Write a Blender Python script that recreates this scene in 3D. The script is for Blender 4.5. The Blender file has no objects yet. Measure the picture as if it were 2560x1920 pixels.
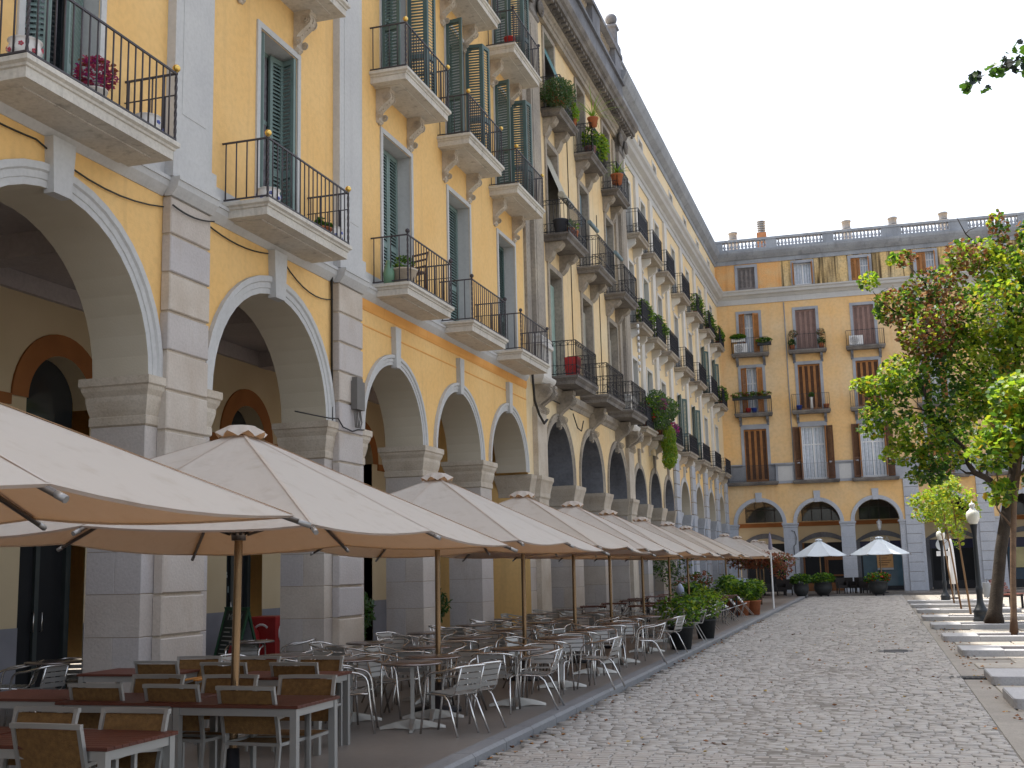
import bpy, math, random
import numpy as np
from mathutils import Matrix, Vector
random.seed(11)
rng = np.random.default_rng(11)
sc = bpy.context.scene
COL = sc.collection
R = math.radians

# ------------------------------------------------------------------ camera
YAW, PITCH, ROLL = 17.119, 9.102, 1.35
cam = bpy.data.cameras.new('camera')
cam_o = bpy.data.objects.new('camera', cam)
COL.objects.link(cam_o)
cam.sensor_width = 36.0
cam.lens = 36.0 * 2900 / 2560
cam.clip_end = 2000
ya, pi_, ro = R(YAW), R(PITCH), R(ROLL)
fw = Vector((-math.sin(ya) * math.cos(pi_), math.cos(ya) * math.cos(pi_), math.sin(pi_)))
rt = Vector((math.cos(ya), math.sin(ya), 0))
up = rt.cross(fw)
ir = rt * math.cos(ro) - up * math.sin(ro)
iu = rt * math.sin(ro) + up * math.cos(ro)
m3 = Matrix((ir, iu, -fw)).transposed()
cam_o.matrix_world = Matrix.Translation((0, 0, 1.75)) @ m3.to_4x4()
sc.camera = cam_o

# ------------------------------------------------------------------ sky, sun, exposure
SUN_EL, SUN_AZ = 62.8, -65.0           # azimuth measured from +Y towards +X
world = bpy.data.worlds.new('World')
sc.world = world
world.use_nodes = True
wn, wl = world.node_tree.nodes, world.node_tree.links
bg = wn['Background']
sky = wn.new('ShaderNodeTexSky')
sky.sky_type = 'NISHITA'
sky.sun_disc = False
sky.sun_elevation = R(SUN_EL)
sky.sun_rotation = R(SUN_AZ)
sky.air_density = 1.0
sky.dust_density = 4.0
sky.ozone_density = 1.0
hsv = wn.new('ShaderNodeHueSaturation')
hsv.inputs['Saturation'].default_value = 0.42
wl.new(sky.outputs[0], hsv.inputs['Color'])
wl.new(hsv.outputs[0], bg.inputs['Color'])
bg.inputs['Strength'].default_value = 0.15
sun = bpy.data.lights.new('sun', 'SUN')
sun.energy = 2.5
sun.angle = R(0.6)
sun.color = (1.0, 0.94, 0.85)
sun_o = bpy.data.objects.new('sun', sun)
COL.objects.link(sun_o)
sd = Vector((math.sin(R(SUN_AZ)) * math.cos(R(SUN_EL)), math.cos(R(SUN_AZ)) * math.cos(R(SUN_EL)), math.sin(R(SUN_EL))))
sun_o.rotation_euler = (-sd).to_track_quat('-Z', 'Y').to_euler()
sc.view_settings.view_transform = 'Standard'
sc.view_settings.look = 'None'
sc.view_settings.gamma = 1.0
sc.view_settings.use_curve_mapping = False
sc.view_settings.exposure = 1.45
sc.render.engine = 'CYCLES'
sc.cycles.max_bounces = 7
sc.cycles.diffuse_bounces = 4

# ------------------------------------------------------------------ materials
MATS = {}
def mat(name, c, rough=.75, var=.12, scale=2.0, c2=None, rnd=None, bump=0.0, bscale=40.0, metal=0.0,
        streak=0.0, streak_c=(.05, .045, .04), streak_scale=(3.5, 3.5, .22), spot=0.0, spec=.35, alpha=None, fine=0.0, smin=.56, swid=.22):
    if name in MATS: return MATS[name]
    m = bpy.data.materials.new(name); m.use_nodes = True
    n, l = m.node_tree.nodes, m.node_tree.links
    p = n['Principled BSDF']
    p.inputs['Roughness'].default_value = rough
    p.inputs['Metallic'].default_value = metal
    p.inputs['Specular IOR Level'].default_value = spec
    geo = n.new('ShaderNodeNewGeometry')
    def noise(s, det=4.0, vec=None):
        t = n.new('ShaderNodeTexNoise'); t.inputs['Scale'].default_value = s; t.inputs['Detail'].default_value = det
        l.new(vec if vec else geo.outputs['Position'], t.inputs['Vector']); return t
    def mix(fac, a, b, mode='MIX'):
        x = n.new('ShaderNodeMix'); x.data_type = 'RGBA'; x.blend_type = mode
        for s, v in ((0, fac), (6, a), (7, b)):
            if hasattr(v, 'links'): l.new(v, x.inputs[s])
            elif s == 0: x.inputs[0].default_value = v
            else: x.inputs[s].default_value = (*v[:3], 1)
        return x.outputs[2]
    def ramp(src, a, b):
        r = n.new('ShaderNodeMapRange'); r.inputs[1].default_value = a; r.inputs[2].default_value = b
        l.new(src, r.inputs[0]); return r.outputs[0]
    c2 = c2 or tuple(x * (1 - 2 * var) for x in c)
    out = mix(ramp(noise(scale).outputs[0], .3, .7), c, c2)
    if rnd:
        oi = n.new('ShaderNodeObjectInfo')
        out = mix(oi.outputs['Random'], out, mix(.65, out, rnd))
    if fine:
        out = mix(ramp(noise(scale * 14, 6).outputs[0], .42, .75), out, mix(fine, out, (.02, .018, .015)))
    if streak:
        mp = n.new('ShaderNodeMapping'); mp.inputs['Scale'].default_value = streak_scale
        l.new(geo.outputs['Position'], mp.inputs['Vector'])
        s = ramp(noise(1.0, 5, mp.outputs[0]).outputs[0], smin, smin + swid)
        mm = n.new('ShaderNodeMath'); mm.operation = 'MULTIPLY'; l.new(s, mm.inputs[0]); mm.inputs[1].default_value = streak
        out = mix(mm.outputs[0], out, streak_c)
    l.new(out, p.inputs['Base Color'])
    if bump:
        b = n.new('ShaderNodeBump'); b.inputs['Strength'].default_value = bump; b.inputs['Distance'].default_value = .02
        l.new(noise(bscale, 5).outputs[0], b.inputs['Height']); l.new(b.outputs[0], p.inputs['Normal'])
    MATS[name] = m
    return m

def leafmat(name, c, tr, var=.3):
    if name in MATS: return MATS[name]
    m = bpy.data.materials.new(name); m.use_nodes = True
    n, l = m.node_tree.nodes, m.node_tree.links
    for x in list(n): n.remove(x)
    o = n.new('ShaderNodeOutputMaterial'); d = n.new('ShaderNodeBsdfPrincipled'); t = n.new('ShaderNodeBsdfTranslucent')
    mx = n.new('ShaderNodeMixShader'); mx.inputs[0].default_value = .42
    geo = n.new('ShaderNodeNewGeometry'); no = n.new('ShaderNodeTexNoise'); no.inputs['Scale'].default_value = 5
    l.new(geo.outputs['Position'], no.inputs['Vector'])
    for sh, cc, s in ((d, c, 'Base Color'), (t, tr, 'Color')):
        x = n.new('ShaderNodeMix'); x.data_type = 'RGBA'
        x.inputs[6].default_value = (*[v * (1 - var) for v in cc], 1); x.inputs[7].default_value = (*[v * (1 + var) for v in cc], 1)
        l.new(no.outputs[0], x.inputs[0]); l.new(x.outputs[2], sh.inputs[s])
    d.inputs['Roughness'].default_value = .5
    l.new(d.outputs[0], mx.inputs[1]); l.new(t.outputs[0], mx.inputs[2]); l.new(mx.outputs[0], o.inputs[0])
    MATS[name] = m
    return m

def glassmat(name, c=(.03, .035, .04), rough=.06):
    return mat(name, c, rough=rough, var=.05, spec=.8)

yellow = mat('yellow_plaster', (.77, .51, .215), .85, c2=(.74, .46, .17), scale=.8, bump=.25, bscale=60, streak=.34, streak_c=(.46, .29, .13), streak_scale=(4.5, 4.5, .3), fine=.10)
orange_b = mat('orange_band', (.72, .36, .10), .85, c2=(.66, .31, .08), scale=1.5, streak=.3, streak_c=(.35, .16, .05), streak_scale=(8, 8, .6))
cream = mat('cream_plaster', (.70, .58, .38), .85, c2=(.72, .51, .26), scale=.5, bump=.25, bscale=60, streak=.3, streak_c=(.34, .27, .18), fine=.1)
creamc = mat('pale_plaster', (.74, .62, .42), .85, c2=(.72, .53, .28), scale=.5, bump=.2, streak=.2, streak_c=(.42, .34, .22))
yellowd = mat('ochre_plaster', (.78, .52, .20), .85, c2=(.72, .50, .26), scale=.5, bump=.2, streak=.25, streak_c=(.45, .30, .14))
yellowe = mat('weathered_ochre', (.74, .46, .19), .88, c2=(.66, .49, .29), scale=.45, bump=.3, streak=.3, streak_c=(.62, .30, .10), fine=.14)
attice = mat('stained_ochre', (.70, .47, .19), .9, c2=(.60, .47, .27), scale=.7, bump=.3, streak=.95, streak_c=(.06, .04, .018), streak_scale=(4.2, 4.2, .22), fine=.4, smin=.45, swid=.17)
atticr = mat('patchy_terracotta_plaster', (.72, .36, .12), .9, c2=(.66, .42, .2), scale=1.6, bump=.3, streak=.4, streak_c=(.2, .1, .05), fine=.25)
trim = mat('grey_trim', (.52, .52, .51), .8, c2=(.46, .46, .46), scale=1.2, bump=.15, bscale=30, streak=.22, streak_c=(.25, .24, .22), fine=.1)
trimw = mat('pale_trim', (.62, .60, .56), .8, c2=(.52, .50, .47), scale=1.2, bump=.12, streak=.25, streak_c=(.3, .28, .25))
soffit = mat('arch_soffit_plaster', (.52, .47, .38), .85, c2=(.46, .41, .32), scale=.9, bump=.15)
balc_m = mat('balcony_stone', (.60, .57, .51), .8, c2=(.50, .47, .42), scale=1.5, bump=.2, streak=.55, streak_c=(.14, .125, .10), streak_scale=(7, 7, .9), fine=.18)
stone_old = mat('aged_stone', (.40, .35, .28), .85, c2=(.27, .24, .21), scale=.9, bump=.5, bscale=25, streak=.6, streak_c=(.09, .08, .07), fine=.3)
stone_up = mat('parapet_stone', (.33, .35, .38), .85, c2=(.24, .255, .28), scale=1.1, bump=.3, streak=.5, streak_c=(.10, .105, .115), fine=.2)
stone_dk = mat('dark_stained_stone', (.24, .22, .20), .9, c2=(.11, .10, .095), scale=1.6, bump=.6, bscale=18, streak=.6, streak_c=(.05, .047, .045), fine=.4)
stone_gr = mat('blue_grey_stone', (.22, .23, .26), .85, c2=(.12, .125, .14), scale=.8, bump=.3, streak=.6, streak_c=(.06, .06, .065), fine=.25)
stone_bl = mat('pier_stone', (.55, .49, .42), .7, c2=(.46, .39, .32), scale=1.9, rnd=(.42, .41, .44), bump=.3, bscale=30, fine=.13, streak=.45, streak_c=(.34, .24, .16), streak_scale=(2, 2, .8))
stone_cap = mat('capital_stone', (.56, .50, .42), .75, c2=(.44, .37, .29), scale=2.2, bump=.3, bscale=40, fine=.2, streak=.3, streak_c=(.25, .2, .15))
stone_fr = mat('grey_window_surround', (.36, .38, .42), .8, c2=(.27, .285, .32), scale=1.2, bump=.2, streak=.3, streak_c=(.12, .12, .13), fine=.12)
stone_e = mat('pale_blue_stone', (.46, .48, .52), .75, c2=(.38, .40, .45), scale=1.2, rnd=(.41, .435, .485), bump=.25, fine=.2, streak=.3, streak_c=(.24, .25, .29), streak_scale=(3, 3, .5))
stone_joint = mat('joint_mortar', (.30, .25, .18), .9)
shutter_g = mat('green_shutter', (.19, .265, .25), .55, var=.08, scale=4, fine=.05)
shutter_d = mat('dark_green_shutter', (.085, .135, .125), .55, var=.1, scale=4)
shutter_b = mat('brown_shutter', (.40, .17, .05), .6, var=.15, scale=3, fine=.15)
shutter_m = mat('faded_mauve_shutter', (.30, .19, .16), .65, var=.12, scale=3, fine=.15)
shutter_k = mat('dark_brown_louvre', (.13, .06, .03), .6, var=.15, scale=4)
shutter_gy = mat('weathered_grey_shutter', (.25, .22, .21), .7, var=.2, scale=5, fine=.3)
iron = mat('iron_railing', (.055, .048, .055), .55, var=.1, spec=.4)
ironb = mat('black_iron', (.022, .022, .028), .5, var=.1, spec=.4)
brass = mat('brass_ball', (.78, .52, .14), .28, var=.05, metal=1.0)
netting = mat('balcony_screen', (.045, .048, .06), .8, var=.15)
glass = glassmat('dark_glass')
glassb = glassmat('bluish_glass', (.16, .22, .26))
white_p = mat('white_paint', (.74, .74, .74), .5, var=.04)
curtain = mat('white_curtain', (.62, .66, .72), .8, var=.12, scale=9)
curt_dk = mat('lace_curtain', (.20, .19, .21), .85, var=.25, scale=14)
blind_g = mat('green_roller_blind', (.30, .40, .35), .7, var=.08, scale=6)
blind_b = mat('beige_blind', (.42, .40, .33), .8, var=.08)
canvas_c = None
alu = mat('aluminium_tube', (.72, .71, .70), .26, var=.05, metal=1.0)
alu_m = mat('matt_aluminium', (.40, .40, .39), .45, var=.06, metal=.6)
tabletop_m = mat('pressed_metal_top', (.30, .26, .25), .26, var=.1, scale=7, metal=.8)
castm = mat('cast_table_foot', (.50, .49, .47), .4, var=.1, metal=.85)
dark_rub = mat('dark_rubber', (.03, .03, .032), .6)
rattan = mat('woven_rattan', (.27, .15, .05), .7, c2=(.17, .09, .03), scale=30, bump=.8, bscale=160, fine=.2)
redwood = mat('red_brown_planks', (.12, .034, .02), .5, c2=(.085, .025, .016), scale=5, rnd=(.085, .027, .017), bump=.2)
padwood = mat('orange_wood_pad', (.55, .24, .06), .45, var=.12)
polem = mat('bronze_pole', (.24, .165, .10), .17, var=.1, metal=.95)
ribcap = mat('rib_end_cap', (.34, .33, .32), .4, var=.05, metal=.6)
ribm = mat('dark_rib_tube', (.20, .17, .15), .35, var=.1, metal=.8)
road_c = mat('cobble_granite', (.365, .345, .32), .62, c2=(.305, .288, .268), scale=5.0, rnd=(.34, .30, .265), bump=.25, bscale=35, fine=.10)
road_m = mat('cobble_mass_granite', (.37, .35, .325), .62, c2=(.30, .284, .265), scale=6.5, bump=.25, bscale=35, fine=.12)
mortar = mat('road_mortar', (.24, .22, .195), .95, var=.2, bump=.4)
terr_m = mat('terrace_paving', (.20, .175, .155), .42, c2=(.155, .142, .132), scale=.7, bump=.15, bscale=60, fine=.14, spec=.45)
kerb_m = mat('kerb_granite', (.23, .235, .245), .55, c2=(.18, .185, .195), scale=1.5, rnd=(.20, .205, .22), bump=.3, fine=.15)
slab_m = mat('paving_slab', (.40, .37, .32), .8, c2=(.32, .295, .26), scale=1.2, rnd=(.35, .315, .27), bump=.35, fine=.2)
sand_m = mat('sandy_strip', (.31, .285, .25), .9, c2=(.25, .23, .205), scale=3, bump=.4, fine=.25)
pit_m = mat('pit_granite', (.40, .40, .41), .75, c2=(.33, .33, .34), scale=2.2, rnd=(.38, .38, .39), bump=.35, fine=.2)
soil_m = mat('soil', (.16, .09, .05), .95, c2=(.09, .055, .03), scale=9, bump=.8)
ground_m = mat('ground', (.25, .23, .2), .9)
ceil_m = mat('arcade_ceiling_plaster', (.52, .475, .47), .9, c2=(.43, .39, .39), scale=1.0, bump=.2, fine=.15)
inner_y = mat('arcade_wall_plaster', (.62, .51, .34), .85, c2=(.55, .44, .28), scale=.8)
inner_o = mat('arcade_orange_band', (.34, .13, .04), .85, var=.1)
inner_g = mat('grey_dado', (.26, .26, .29), .8, var=.1)
darkin = mat('dark_interior', (.012, .013, .016), .7)
terracotta = mat('terracotta', (.42, .14, .06), .8, var=.15, scale=9)
blackpot = mat('black_plastic_pot', (.03, .033, .035), .6, var=.2, scale=12)
ceram = mat('white_ceramic', (.72, .70, .68), .35, var=.05)
ceram_f = mat('painted_flower', (.55, .10, .14), .4)
ceram_b = mat('painted_blue_flower', (.12, .16, .50), .4)
bluepot = mat('blue_pot', (.03, .07, .40), .35)
redpl = mat('red_plastic', (.42, .03, .03), .4)
bark = mat('bark', (.055, .042, .032), .9, c2=(.03, .023, .018), scale=6, bump=.9, bscale=25, streak=.4, streak_c=(.02, .018, .015))
bark2 = mat('brown_bark', (.17, .11, .07), .9, c2=(.10, .065, .045), scale=6, bump=.8, bscale=25)
stakem = mat('wooden_stake', (.28, .17, .09), .8, var=.15)
lg1 = leafmat('leaf_green', (.09, .205, .02), (.33, .50, .03))
lg2 = leafmat('leaf_yellow_green', (.20, .28, .018), (.50, .55, .03))
lg3 = leafmat('leaf_dark_green', (.03, .085, .014), (.08, .18, .016))
lg4 = leafmat('leaf_gold', (.38, .25, .02), (.50, .36, .03))
lbr = leafmat('leaf_brown', (.20, .085, .035), (.28, .12, .05))
lpk = leafmat('flower_pink', (.42, .05, .12), (.4, .05, .12))
lmg = leafmat('flower_magenta', (.32, .03, .20), (.3, .03, .2))
lrd = leafmat('flower_red', (.60, .03, .02), (.5, .03, .02))
lgy = leafmat('leaf_grey_green', (.10, .16, .08), (.14, .2, .07))
lru = leafmat('leaf_russet', (.20, .06, .03), (.34, .11, .04))
lampglass = None

# ------------------------------------------------------------------ mesh helper
def I3(a, b, c): return (a, b, c)
def TL(u, v, w): return (w, u, v)        # facade running along Y and looking to +X
def TB(u, v, w): return (u, -w, v)       # facade running along X and looking to -Y
class MB:
    def __init__(s, T=I3): s.v = []; s.f = []; s.mi = []; s.sm = []; s.T = T
    def add(s, vs, fs, mi=0, sm=False):
        o = len(s.v); T = s.T
        s.v += [T(*p) for p in vs]
        for f in fs: s.f.append([o + i for i in f]); s.mi.append(mi); s.sm.append(sm)
        return s
    def box(s, a0, a1, b0, b1, c0, c1, mi=0):
        return s.add([(a0, b0, c0), (a1, b0, c0), (a1, b1, c0), (a0, b1, c0), (a0, b0, c1), (a1, b0, c1), (a1, b1, c1), (a0, b1, c1)],
                     [(0, 3, 2, 1), (4, 5, 6, 7), (0, 1, 5, 4), (1, 2, 6, 5), (2, 3, 7, 6), (3, 0, 4, 7)], mi)
    def cbox(s, a0, a1, b0, b1, c0, c1, e=.012, mi=0):
        # box with its four long front edges chamfered on the c1 face
        return s.add([(a0, b0, c0), (a1, b0, c0), (a1, b1, c0), (a0, b1, c0), (a0, b0, c1 - e), (a1, b0, c1 - e), (a1, b1, c1 - e), (a0, b1, c1 - e),
                      (a0 + e, b0 + e, c1), (a1 - e, b0 + e, c1), (a1 - e, b1 - e, c1), (a0 + e, b1 - e, c1)],
                     [(0, 3, 2, 1), (8, 9, 10, 11), (0, 1, 5, 4), (1, 2, 6, 5), (2, 3, 7, 6), (3, 0, 4, 7), (4, 5, 9, 8), (5, 6, 10, 9), (6, 7, 11, 10), (7, 4, 8, 11)], mi)
    def quad(s, a, b, c, d, mi=0): return s.add([a, b, c, d], [(0, 1, 2, 3)], mi)
    def tube(s, pts, r, n=6, mi=0, closed=False, cap=True, sm=True):
        pts = [Vector(p) for p in pts]; k = len(pts); rings = []
        rr = r if isinstance(r, (list, tuple)) else [r] * k
        prev = None
        for i, p in enumerate(pts):
            if closed: d = pts[(i + 1) % k] - pts[i - 1]
            else: d = pts[min(i + 1, k - 1)] - pts[max(i - 1, 0)]
            if d.length < 1e-9: d = Vector((0, 0, 1))
            d.normalize()
            if prev is None:
                a = Vector((0, 0, 1)) if abs(d.z) < .9 else Vector((1, 0, 0))
                x = d.cross(a).normalized()
            else:
                x = prev - d * prev.dot(d)
                x = x.normalized() if x.length > 1e-6 else d.orthogonal().normalized()
            prev = x; y = d.cross(x)
            off = math.pi / 4 if n == 4 else 0
            rings.append([tuple(p + (x * math.cos(off + 2 * math.pi * j / n) + y * math.sin(off + 2 * math.pi * j / n)) * rr[i]) for j in range(n)])
        vs = [q for g in rings for q in g]; fs = []
        for i in range(k if closed else k - 1):
            i2 = (i + 1) % k
            for j in range(n): fs.append((i * n + j, i * n + (j + 1) % n, i2 * n + (j + 1) % n, i2 * n + j))
        s.add(vs, fs, mi, sm and n > 4)
        if cap and not closed:
            o = len(s.v) - len(vs)
            s.f.append([o + j for j in range(n)][::-1]); s.f.append([o + (k - 1) * n + j for j in range(n)]); s.mi += [mi, mi]; s.sm += [False, False]
        return s
    def lathe(s, prof, n=12, c=(0, 0, 0), mi=0, sm=True, ax=None):
        vs = []; fs = []
        for r, z in prof:
            for j in range(n):
                a = 2 * math.pi * j / n
                vs.append((c[0] + r * math.cos(a), c[1] + r * math.sin(a), c[2] + z))
        for i in range(len(prof) - 1):
            for j in range(n): fs.append((i * n + j, i * n + (j + 1) % n, (i + 1) * n + (j + 1) % n, (i + 1) * n + j))
        return s.add(vs, fs, mi, sm)
    def prism(s, poly, c0, c1, f=lambda a, b, c: (a, b, c), mi=0):
        n = len(poly)
        vs = [f(a, b, c0) for a, b in poly] + [f(a, b, c1) for a, b in poly]
        fs = [tuple(range(n))[::-1], tuple(range(n, 2 * n))] + [(i, (i + 1) % n, n + (i + 1) % n, n + i) for i in range(n)]
        return s.add(vs, fs, mi)
    def ball(s, c, r, n=10, k=6, mi=0):
        return s.lathe([(max(1e-4, r * math.sin(math.pi * i / k)), -r * math.cos(math.pi * i / k)) for i in range(k + 1)], n, c, mi)
    def mesh(s, name, mats):
        me = bpy.data.meshes.new(name)
        me.from_pydata(s.v, [], s.f)
        ml = mats if isinstance(mats, (list, tuple)) else [mats]
        for m in ml: me.materials.append(m)
        if any(s.mi): me.polygons.foreach_set('material_index', s.mi)
        if any(s.sm): me.polygons.foreach_set('use_smooth', s.sm)
        me.update()
        return me
    def build(s, name, mats, parent=None, loc=None):
        return link(name, s.mesh(name, mats), parent, loc)

def link(name, me, parent=None, loc=None, rot=None, scale=None):
    o = bpy.data.objects.new(name, me); COL.objects.link(o)
    if parent: o.parent = parent
    if loc is not None: o.location = loc
    if rot is not None: o.rotation_euler = rot if isinstance(rot, (list, tuple)) else (0, 0, rot)
    if scale is not None: o.scale = scale if isinstance(scale, (list, tuple)) else (scale,) * 3
    return o
def tag(o, label=None, cat=None, group=None, kind=None):
    if label: o['label'] = label
    if cat: o['category'] = cat
    if group: o['group'] = group
    if kind: o['kind'] = kind
    return o
def thing(name, label, cat, loc=(0, 0, 0), rotz=0, group=None):
    return tag(link(name, None, None, loc, rotz), label, cat, group)
def dup(root, loc, rotz=0, label=None, scale=None, tilt=None):
    r = root.copy(); COL.objects.link(r); r.location = loc; r.rotation_euler = tilt if tilt else (0, 0, rotz)
    if scale: r.scale = scale if isinstance(scale, (list, tuple)) else (scale,) * 3
    if label: r['label'] = label
    for ch in list(root.children):
        c = ch.copy(); COL.objects.link(c); c.parent = r
        for g in list(ch.children):
            d = g.copy(); COL.objects.link(d); d.parent = c
    return r
def arr_mesh(name, V, Fq, mats, mi=None):
    """V (n,3) array, Fq (m,k) array of equal-sided faces"""
    me = bpy.data.meshes.new(name)
    m, k = Fq.shape
    me.vertices.add(len(V)); me.vertices.foreach_set('co', V.astype(np.float32).ravel())
    me.loops.add(m * k); me.loops.foreach_set('vertex_index', Fq.astype(np.int32).ravel())
    me.polygons.add(m); me.polygons.foreach_set('loop_start', np.arange(0, m * k, k, dtype=np.int32))
    try: me.polygons.foreach_set('loop_total', np.full(m, k, dtype=np.int32))
    except Exception: pass
    for x in (mats if isinstance(mats, (list, tuple)) else [mats]): me.materials.append(x)
    if mi is not None: me.polygons.foreach_set('material_index', mi.astype(np.int32))
    me.update(calc_edges=True); me.validate()
    return me

# ------------------------------------------------------------------ facade tools
class Fac:
    def __init__(s, name, label, left, u0, loc, rotz=0):
        s.left = left; s.u0 = u0
        b = TL if left else TB
        s.b = b
        s.T = lambda u, v, w: b(u - u0, v, w)
        s.root = thing(name, label, 'building', loc, rotz)
    def mb(s): return MB(s.T)
    def put(s, mb, name, mats, parent=None): return mb.build(name, mats, parent or s.root)
    def ang(s, th): return R(90 - th) if s.left else R(-th)
LEAF = {}
def leaf_mesh(w, h, mt, panels=2, slat=.065, tone=None):
    k = (round(w, 2), round(h, 2), mt.name, panels)
    if k in LEAF: return LEAF[k]
    a = MB(); t = .022; st = min(.07, w * .2)
    a.box(0, st, -t, t, 0, h); a.box(w - st, w, -t, t, 0, h)
    zs = [0] + [h * f for f in ([.36] if panels == 2 else [.2, .62] if panels == 3 else [])] + [h]
    rails = []
    for i, z in enumerate(zs):
        z0 = max(0, z - .05); z1 = min(h, z + .05)
        if i == 0: z1 = .12
        if i == len(zs) - 1: z0 = h - .09
        a.box(st + .001, w - st - .001, -t + .002, t - .002, z0, z1); rails.append((z0, z1))
    b = MB()
    for (p0, p1), (q0, q1) in zip(rails[:-1], rails[1:]):
        n = max(3, int((q0 - p1) / slat)); d = (q0 - p1) / n
        for i in range(n):
            z = p1 + d * (i + .5)
            y0, y1 = -.017, .017
            b.add([(st - .004, y0, z - d * .42), (w - st + .004, y0, z - d * .42), (w - st + .004, y1, z + d * .32), (st - .004, y1, z + d * .32),
                   (st - .004, y0, z - d * .42 + .009), (w - st + .004, y0, z - d * .42 + .009), (w - st + .004, y1, z + d * .32 + .009), (st - .004, y1, z + d * .32 + .009)],
                  [(0, 1, 2, 3), (7, 6, 5, 4), (0, 4, 5, 1), (2, 6, 7, 3)])
    LEAF[k] = (a.mesh('shutter', mt), b.mesh('slats', tone or mt))
    return LEAF[k]
def shutter(F, u, v, w, width, h, th, mt, panels=2, slat=.065, tone=None, label=None):
    fm, sm = leaf_mesh(width, h, mt, panels, slat, tone)
    o = link('shutter', fm, F.root, F.T(u, v, w), F.ang(th))
    s = link('slats', sm, o); s['kind'] = 'stuff'
    if label: o['label'] = label
    return o
def closed_pair(F, u, v0, v1, wd, w, mt, n=2, panels=2, tone=None, slat=.065):
    lw = wd / n
    for i in range(n): shutter(F, u - wd / 2 + i * lw + .004, v0 + .01, w, lw - .008, v1 - v0 - .02, 0, mt, panels, slat, tone)
def open_pair(F, u, v0, v1, wd, w, mt, th=(95, 85), lw=None, panels=2, tone=None, fold=False, w2=None):
    lw = lw or wd / 2
    wh = w2 if w2 is not None else w
    shutter(F, u - wd / 2 - .02, v0 + .01, wh, lw, v1 - v0 - .02, th[0], mt, panels, .065, tone)
    shutter(F, u + wd / 2 + .02, v0 + .01, wh, lw, v1 - v0 - .02, th[1], mt, panels, .065, tone)
def wall_grid(mb, u0, u1, v0, v1, w, holes, mi=0):
    hs = [h for h in holes if h[1] > u0 and h[0] < u1 and h[3] > v0 and h[2] < v1]
    us = sorted({u0, u1, *[min(max(x, u0), u1) for h in hs for x in h[:2]]}); vs = sorted({v0, v1, *[min(max(x, v0), v1) for h in hs for x in h[2:]]})
    for a, b in zip(us, us[1:]):
        for c, d in zip(vs, vs[1:]):
            x, y = (a + b) / 2, (c + d) / 2
            if any(h[0] < x < h[1] and h[2] < y < h[3] for h in hs): continue
            mb.quad((a, c, w), (b, c, w), (b, d, w), (a, d, w), mi)
NARC = 22
def arc_pts(c, r, v, n=NARC, ry=None):
    ry = ry or r
    return [(c - r * math.cos(math.pi * i / n), v + ry * math.sin(math.pi * i / n)) for i in range(n + 1)]
def arcade_wall(mb, u0, u1, arches, spring, top, w, mi=0):
    """front skin between spring line and top with arched openings; arches = (centre, radius, stilt)"""
    x = u0
    for c, r, st in arches:
        mb.quad((x, spring, w), (c - r, spring, w), (c - r, top, w), (x, top, w), mi)
        p = arc_pts(c, r, spring + st)
        for (a, b), (a2, b2) in zip(p, p[1:]): mb.quad((a, b, w), (a2, b2, w), (a2, top, w), (a, top, w), mi)
        x = c + r
    mb.quad((x, spring, w), (u1, spring, w), (u1, top, w), (x, top, w), mi)
def arch_ring(F, c, r, st, spring, w, depth, wid, mats, proud=.05, steps=True, key=None, name='arch_moulding', key_mat=None):
    prof = [(0, w - depth), (0, w + proud * .5), (wid * .3, w + proud * .5), (wid * .33, w + proud * .75), (wid * .62, w + proud * .75), (wid * .7, w + proud * 1.25), (wid, w + proud * 1.25), (wid, w - .01)] if steps else \
           [(0, w - depth), (0, w + proud), (wid, w + proud), (wid, w - .01)]
    mb = F.mb(); n = NARC
    path = [(-1, 0, spring)] if st > .01 else []
    path += [(-math.cos(math.pi * i / n), math.sin(math.pi * i / n), spring + st) for i in range(n + 1)]
    if st > .01: path += [(1, 0, spring)]
    rows = []
    for cx, sy, vb in path: rows.append([(c + (r + d) * cx, vb + (r + d) * sy, ww) for d, ww in prof])
    k = len(prof); vs = [p for q in rows for p in q]
    for j in range(k - 1):
        mb.add([p for q in rows for p in q[j:j + 2]], [(2 * i, 2 * i + 1, 2 * i + 3, 2 * i + 2) for i in range(len(rows) - 1)], 0 if j == 0 else 1)
    o = F.put(mb, name, mats)
    if key:
        kb, kt, wb, wt, kp = key
        q = F.mb(); q.add([(c - wb / 2, kb, w - .02), (c + wb / 2, kb, w - .02), (c + wt / 2, kt, w - .02), (c - wt / 2, kt, w - .02),
                           (c - wb / 2, kb, w + kp), (c + wb / 2, kb, w + kp), (c + wt / 2, kt, w + kp), (c - wt / 2, kt, w + kp)],
                          [(4, 5, 6, 7), (0, 1, 5, 4), (1, 2, 6, 5), (2, 3, 7, 6), (3, 0, 4, 7)])
        F.put(q, 'keystone', key_mat or mats[1], o)
    return o
def rect_mould(mb, u0, u1, w0, w1, prof, mi=0):
    """stack of rectangles; prof = (offset, v)"""
    rows = [[(u0 - o, v, w0 - o), (u1 + o, v, w0 - o), (u1 + o, v, w1 + o), (u0 - o, v, w1 + o)] for o, v in prof]
    vs = [p for q in rows for p in q]; fs = []
    for i in range(len(rows) - 1):
        for j in range(4): fs.append((4 * i + j, 4 * i + (j + 1) % 4, 4 * i + 4 + (j + 1) % 4, 4 * i + 4 + j))
    n = 4 * (len(rows) - 1); fs += [(3, 2, 1, 0), (n, n + 1, n + 2, n + 3)]
    mb.add(vs, fs, mi)
BLK = {}
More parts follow.
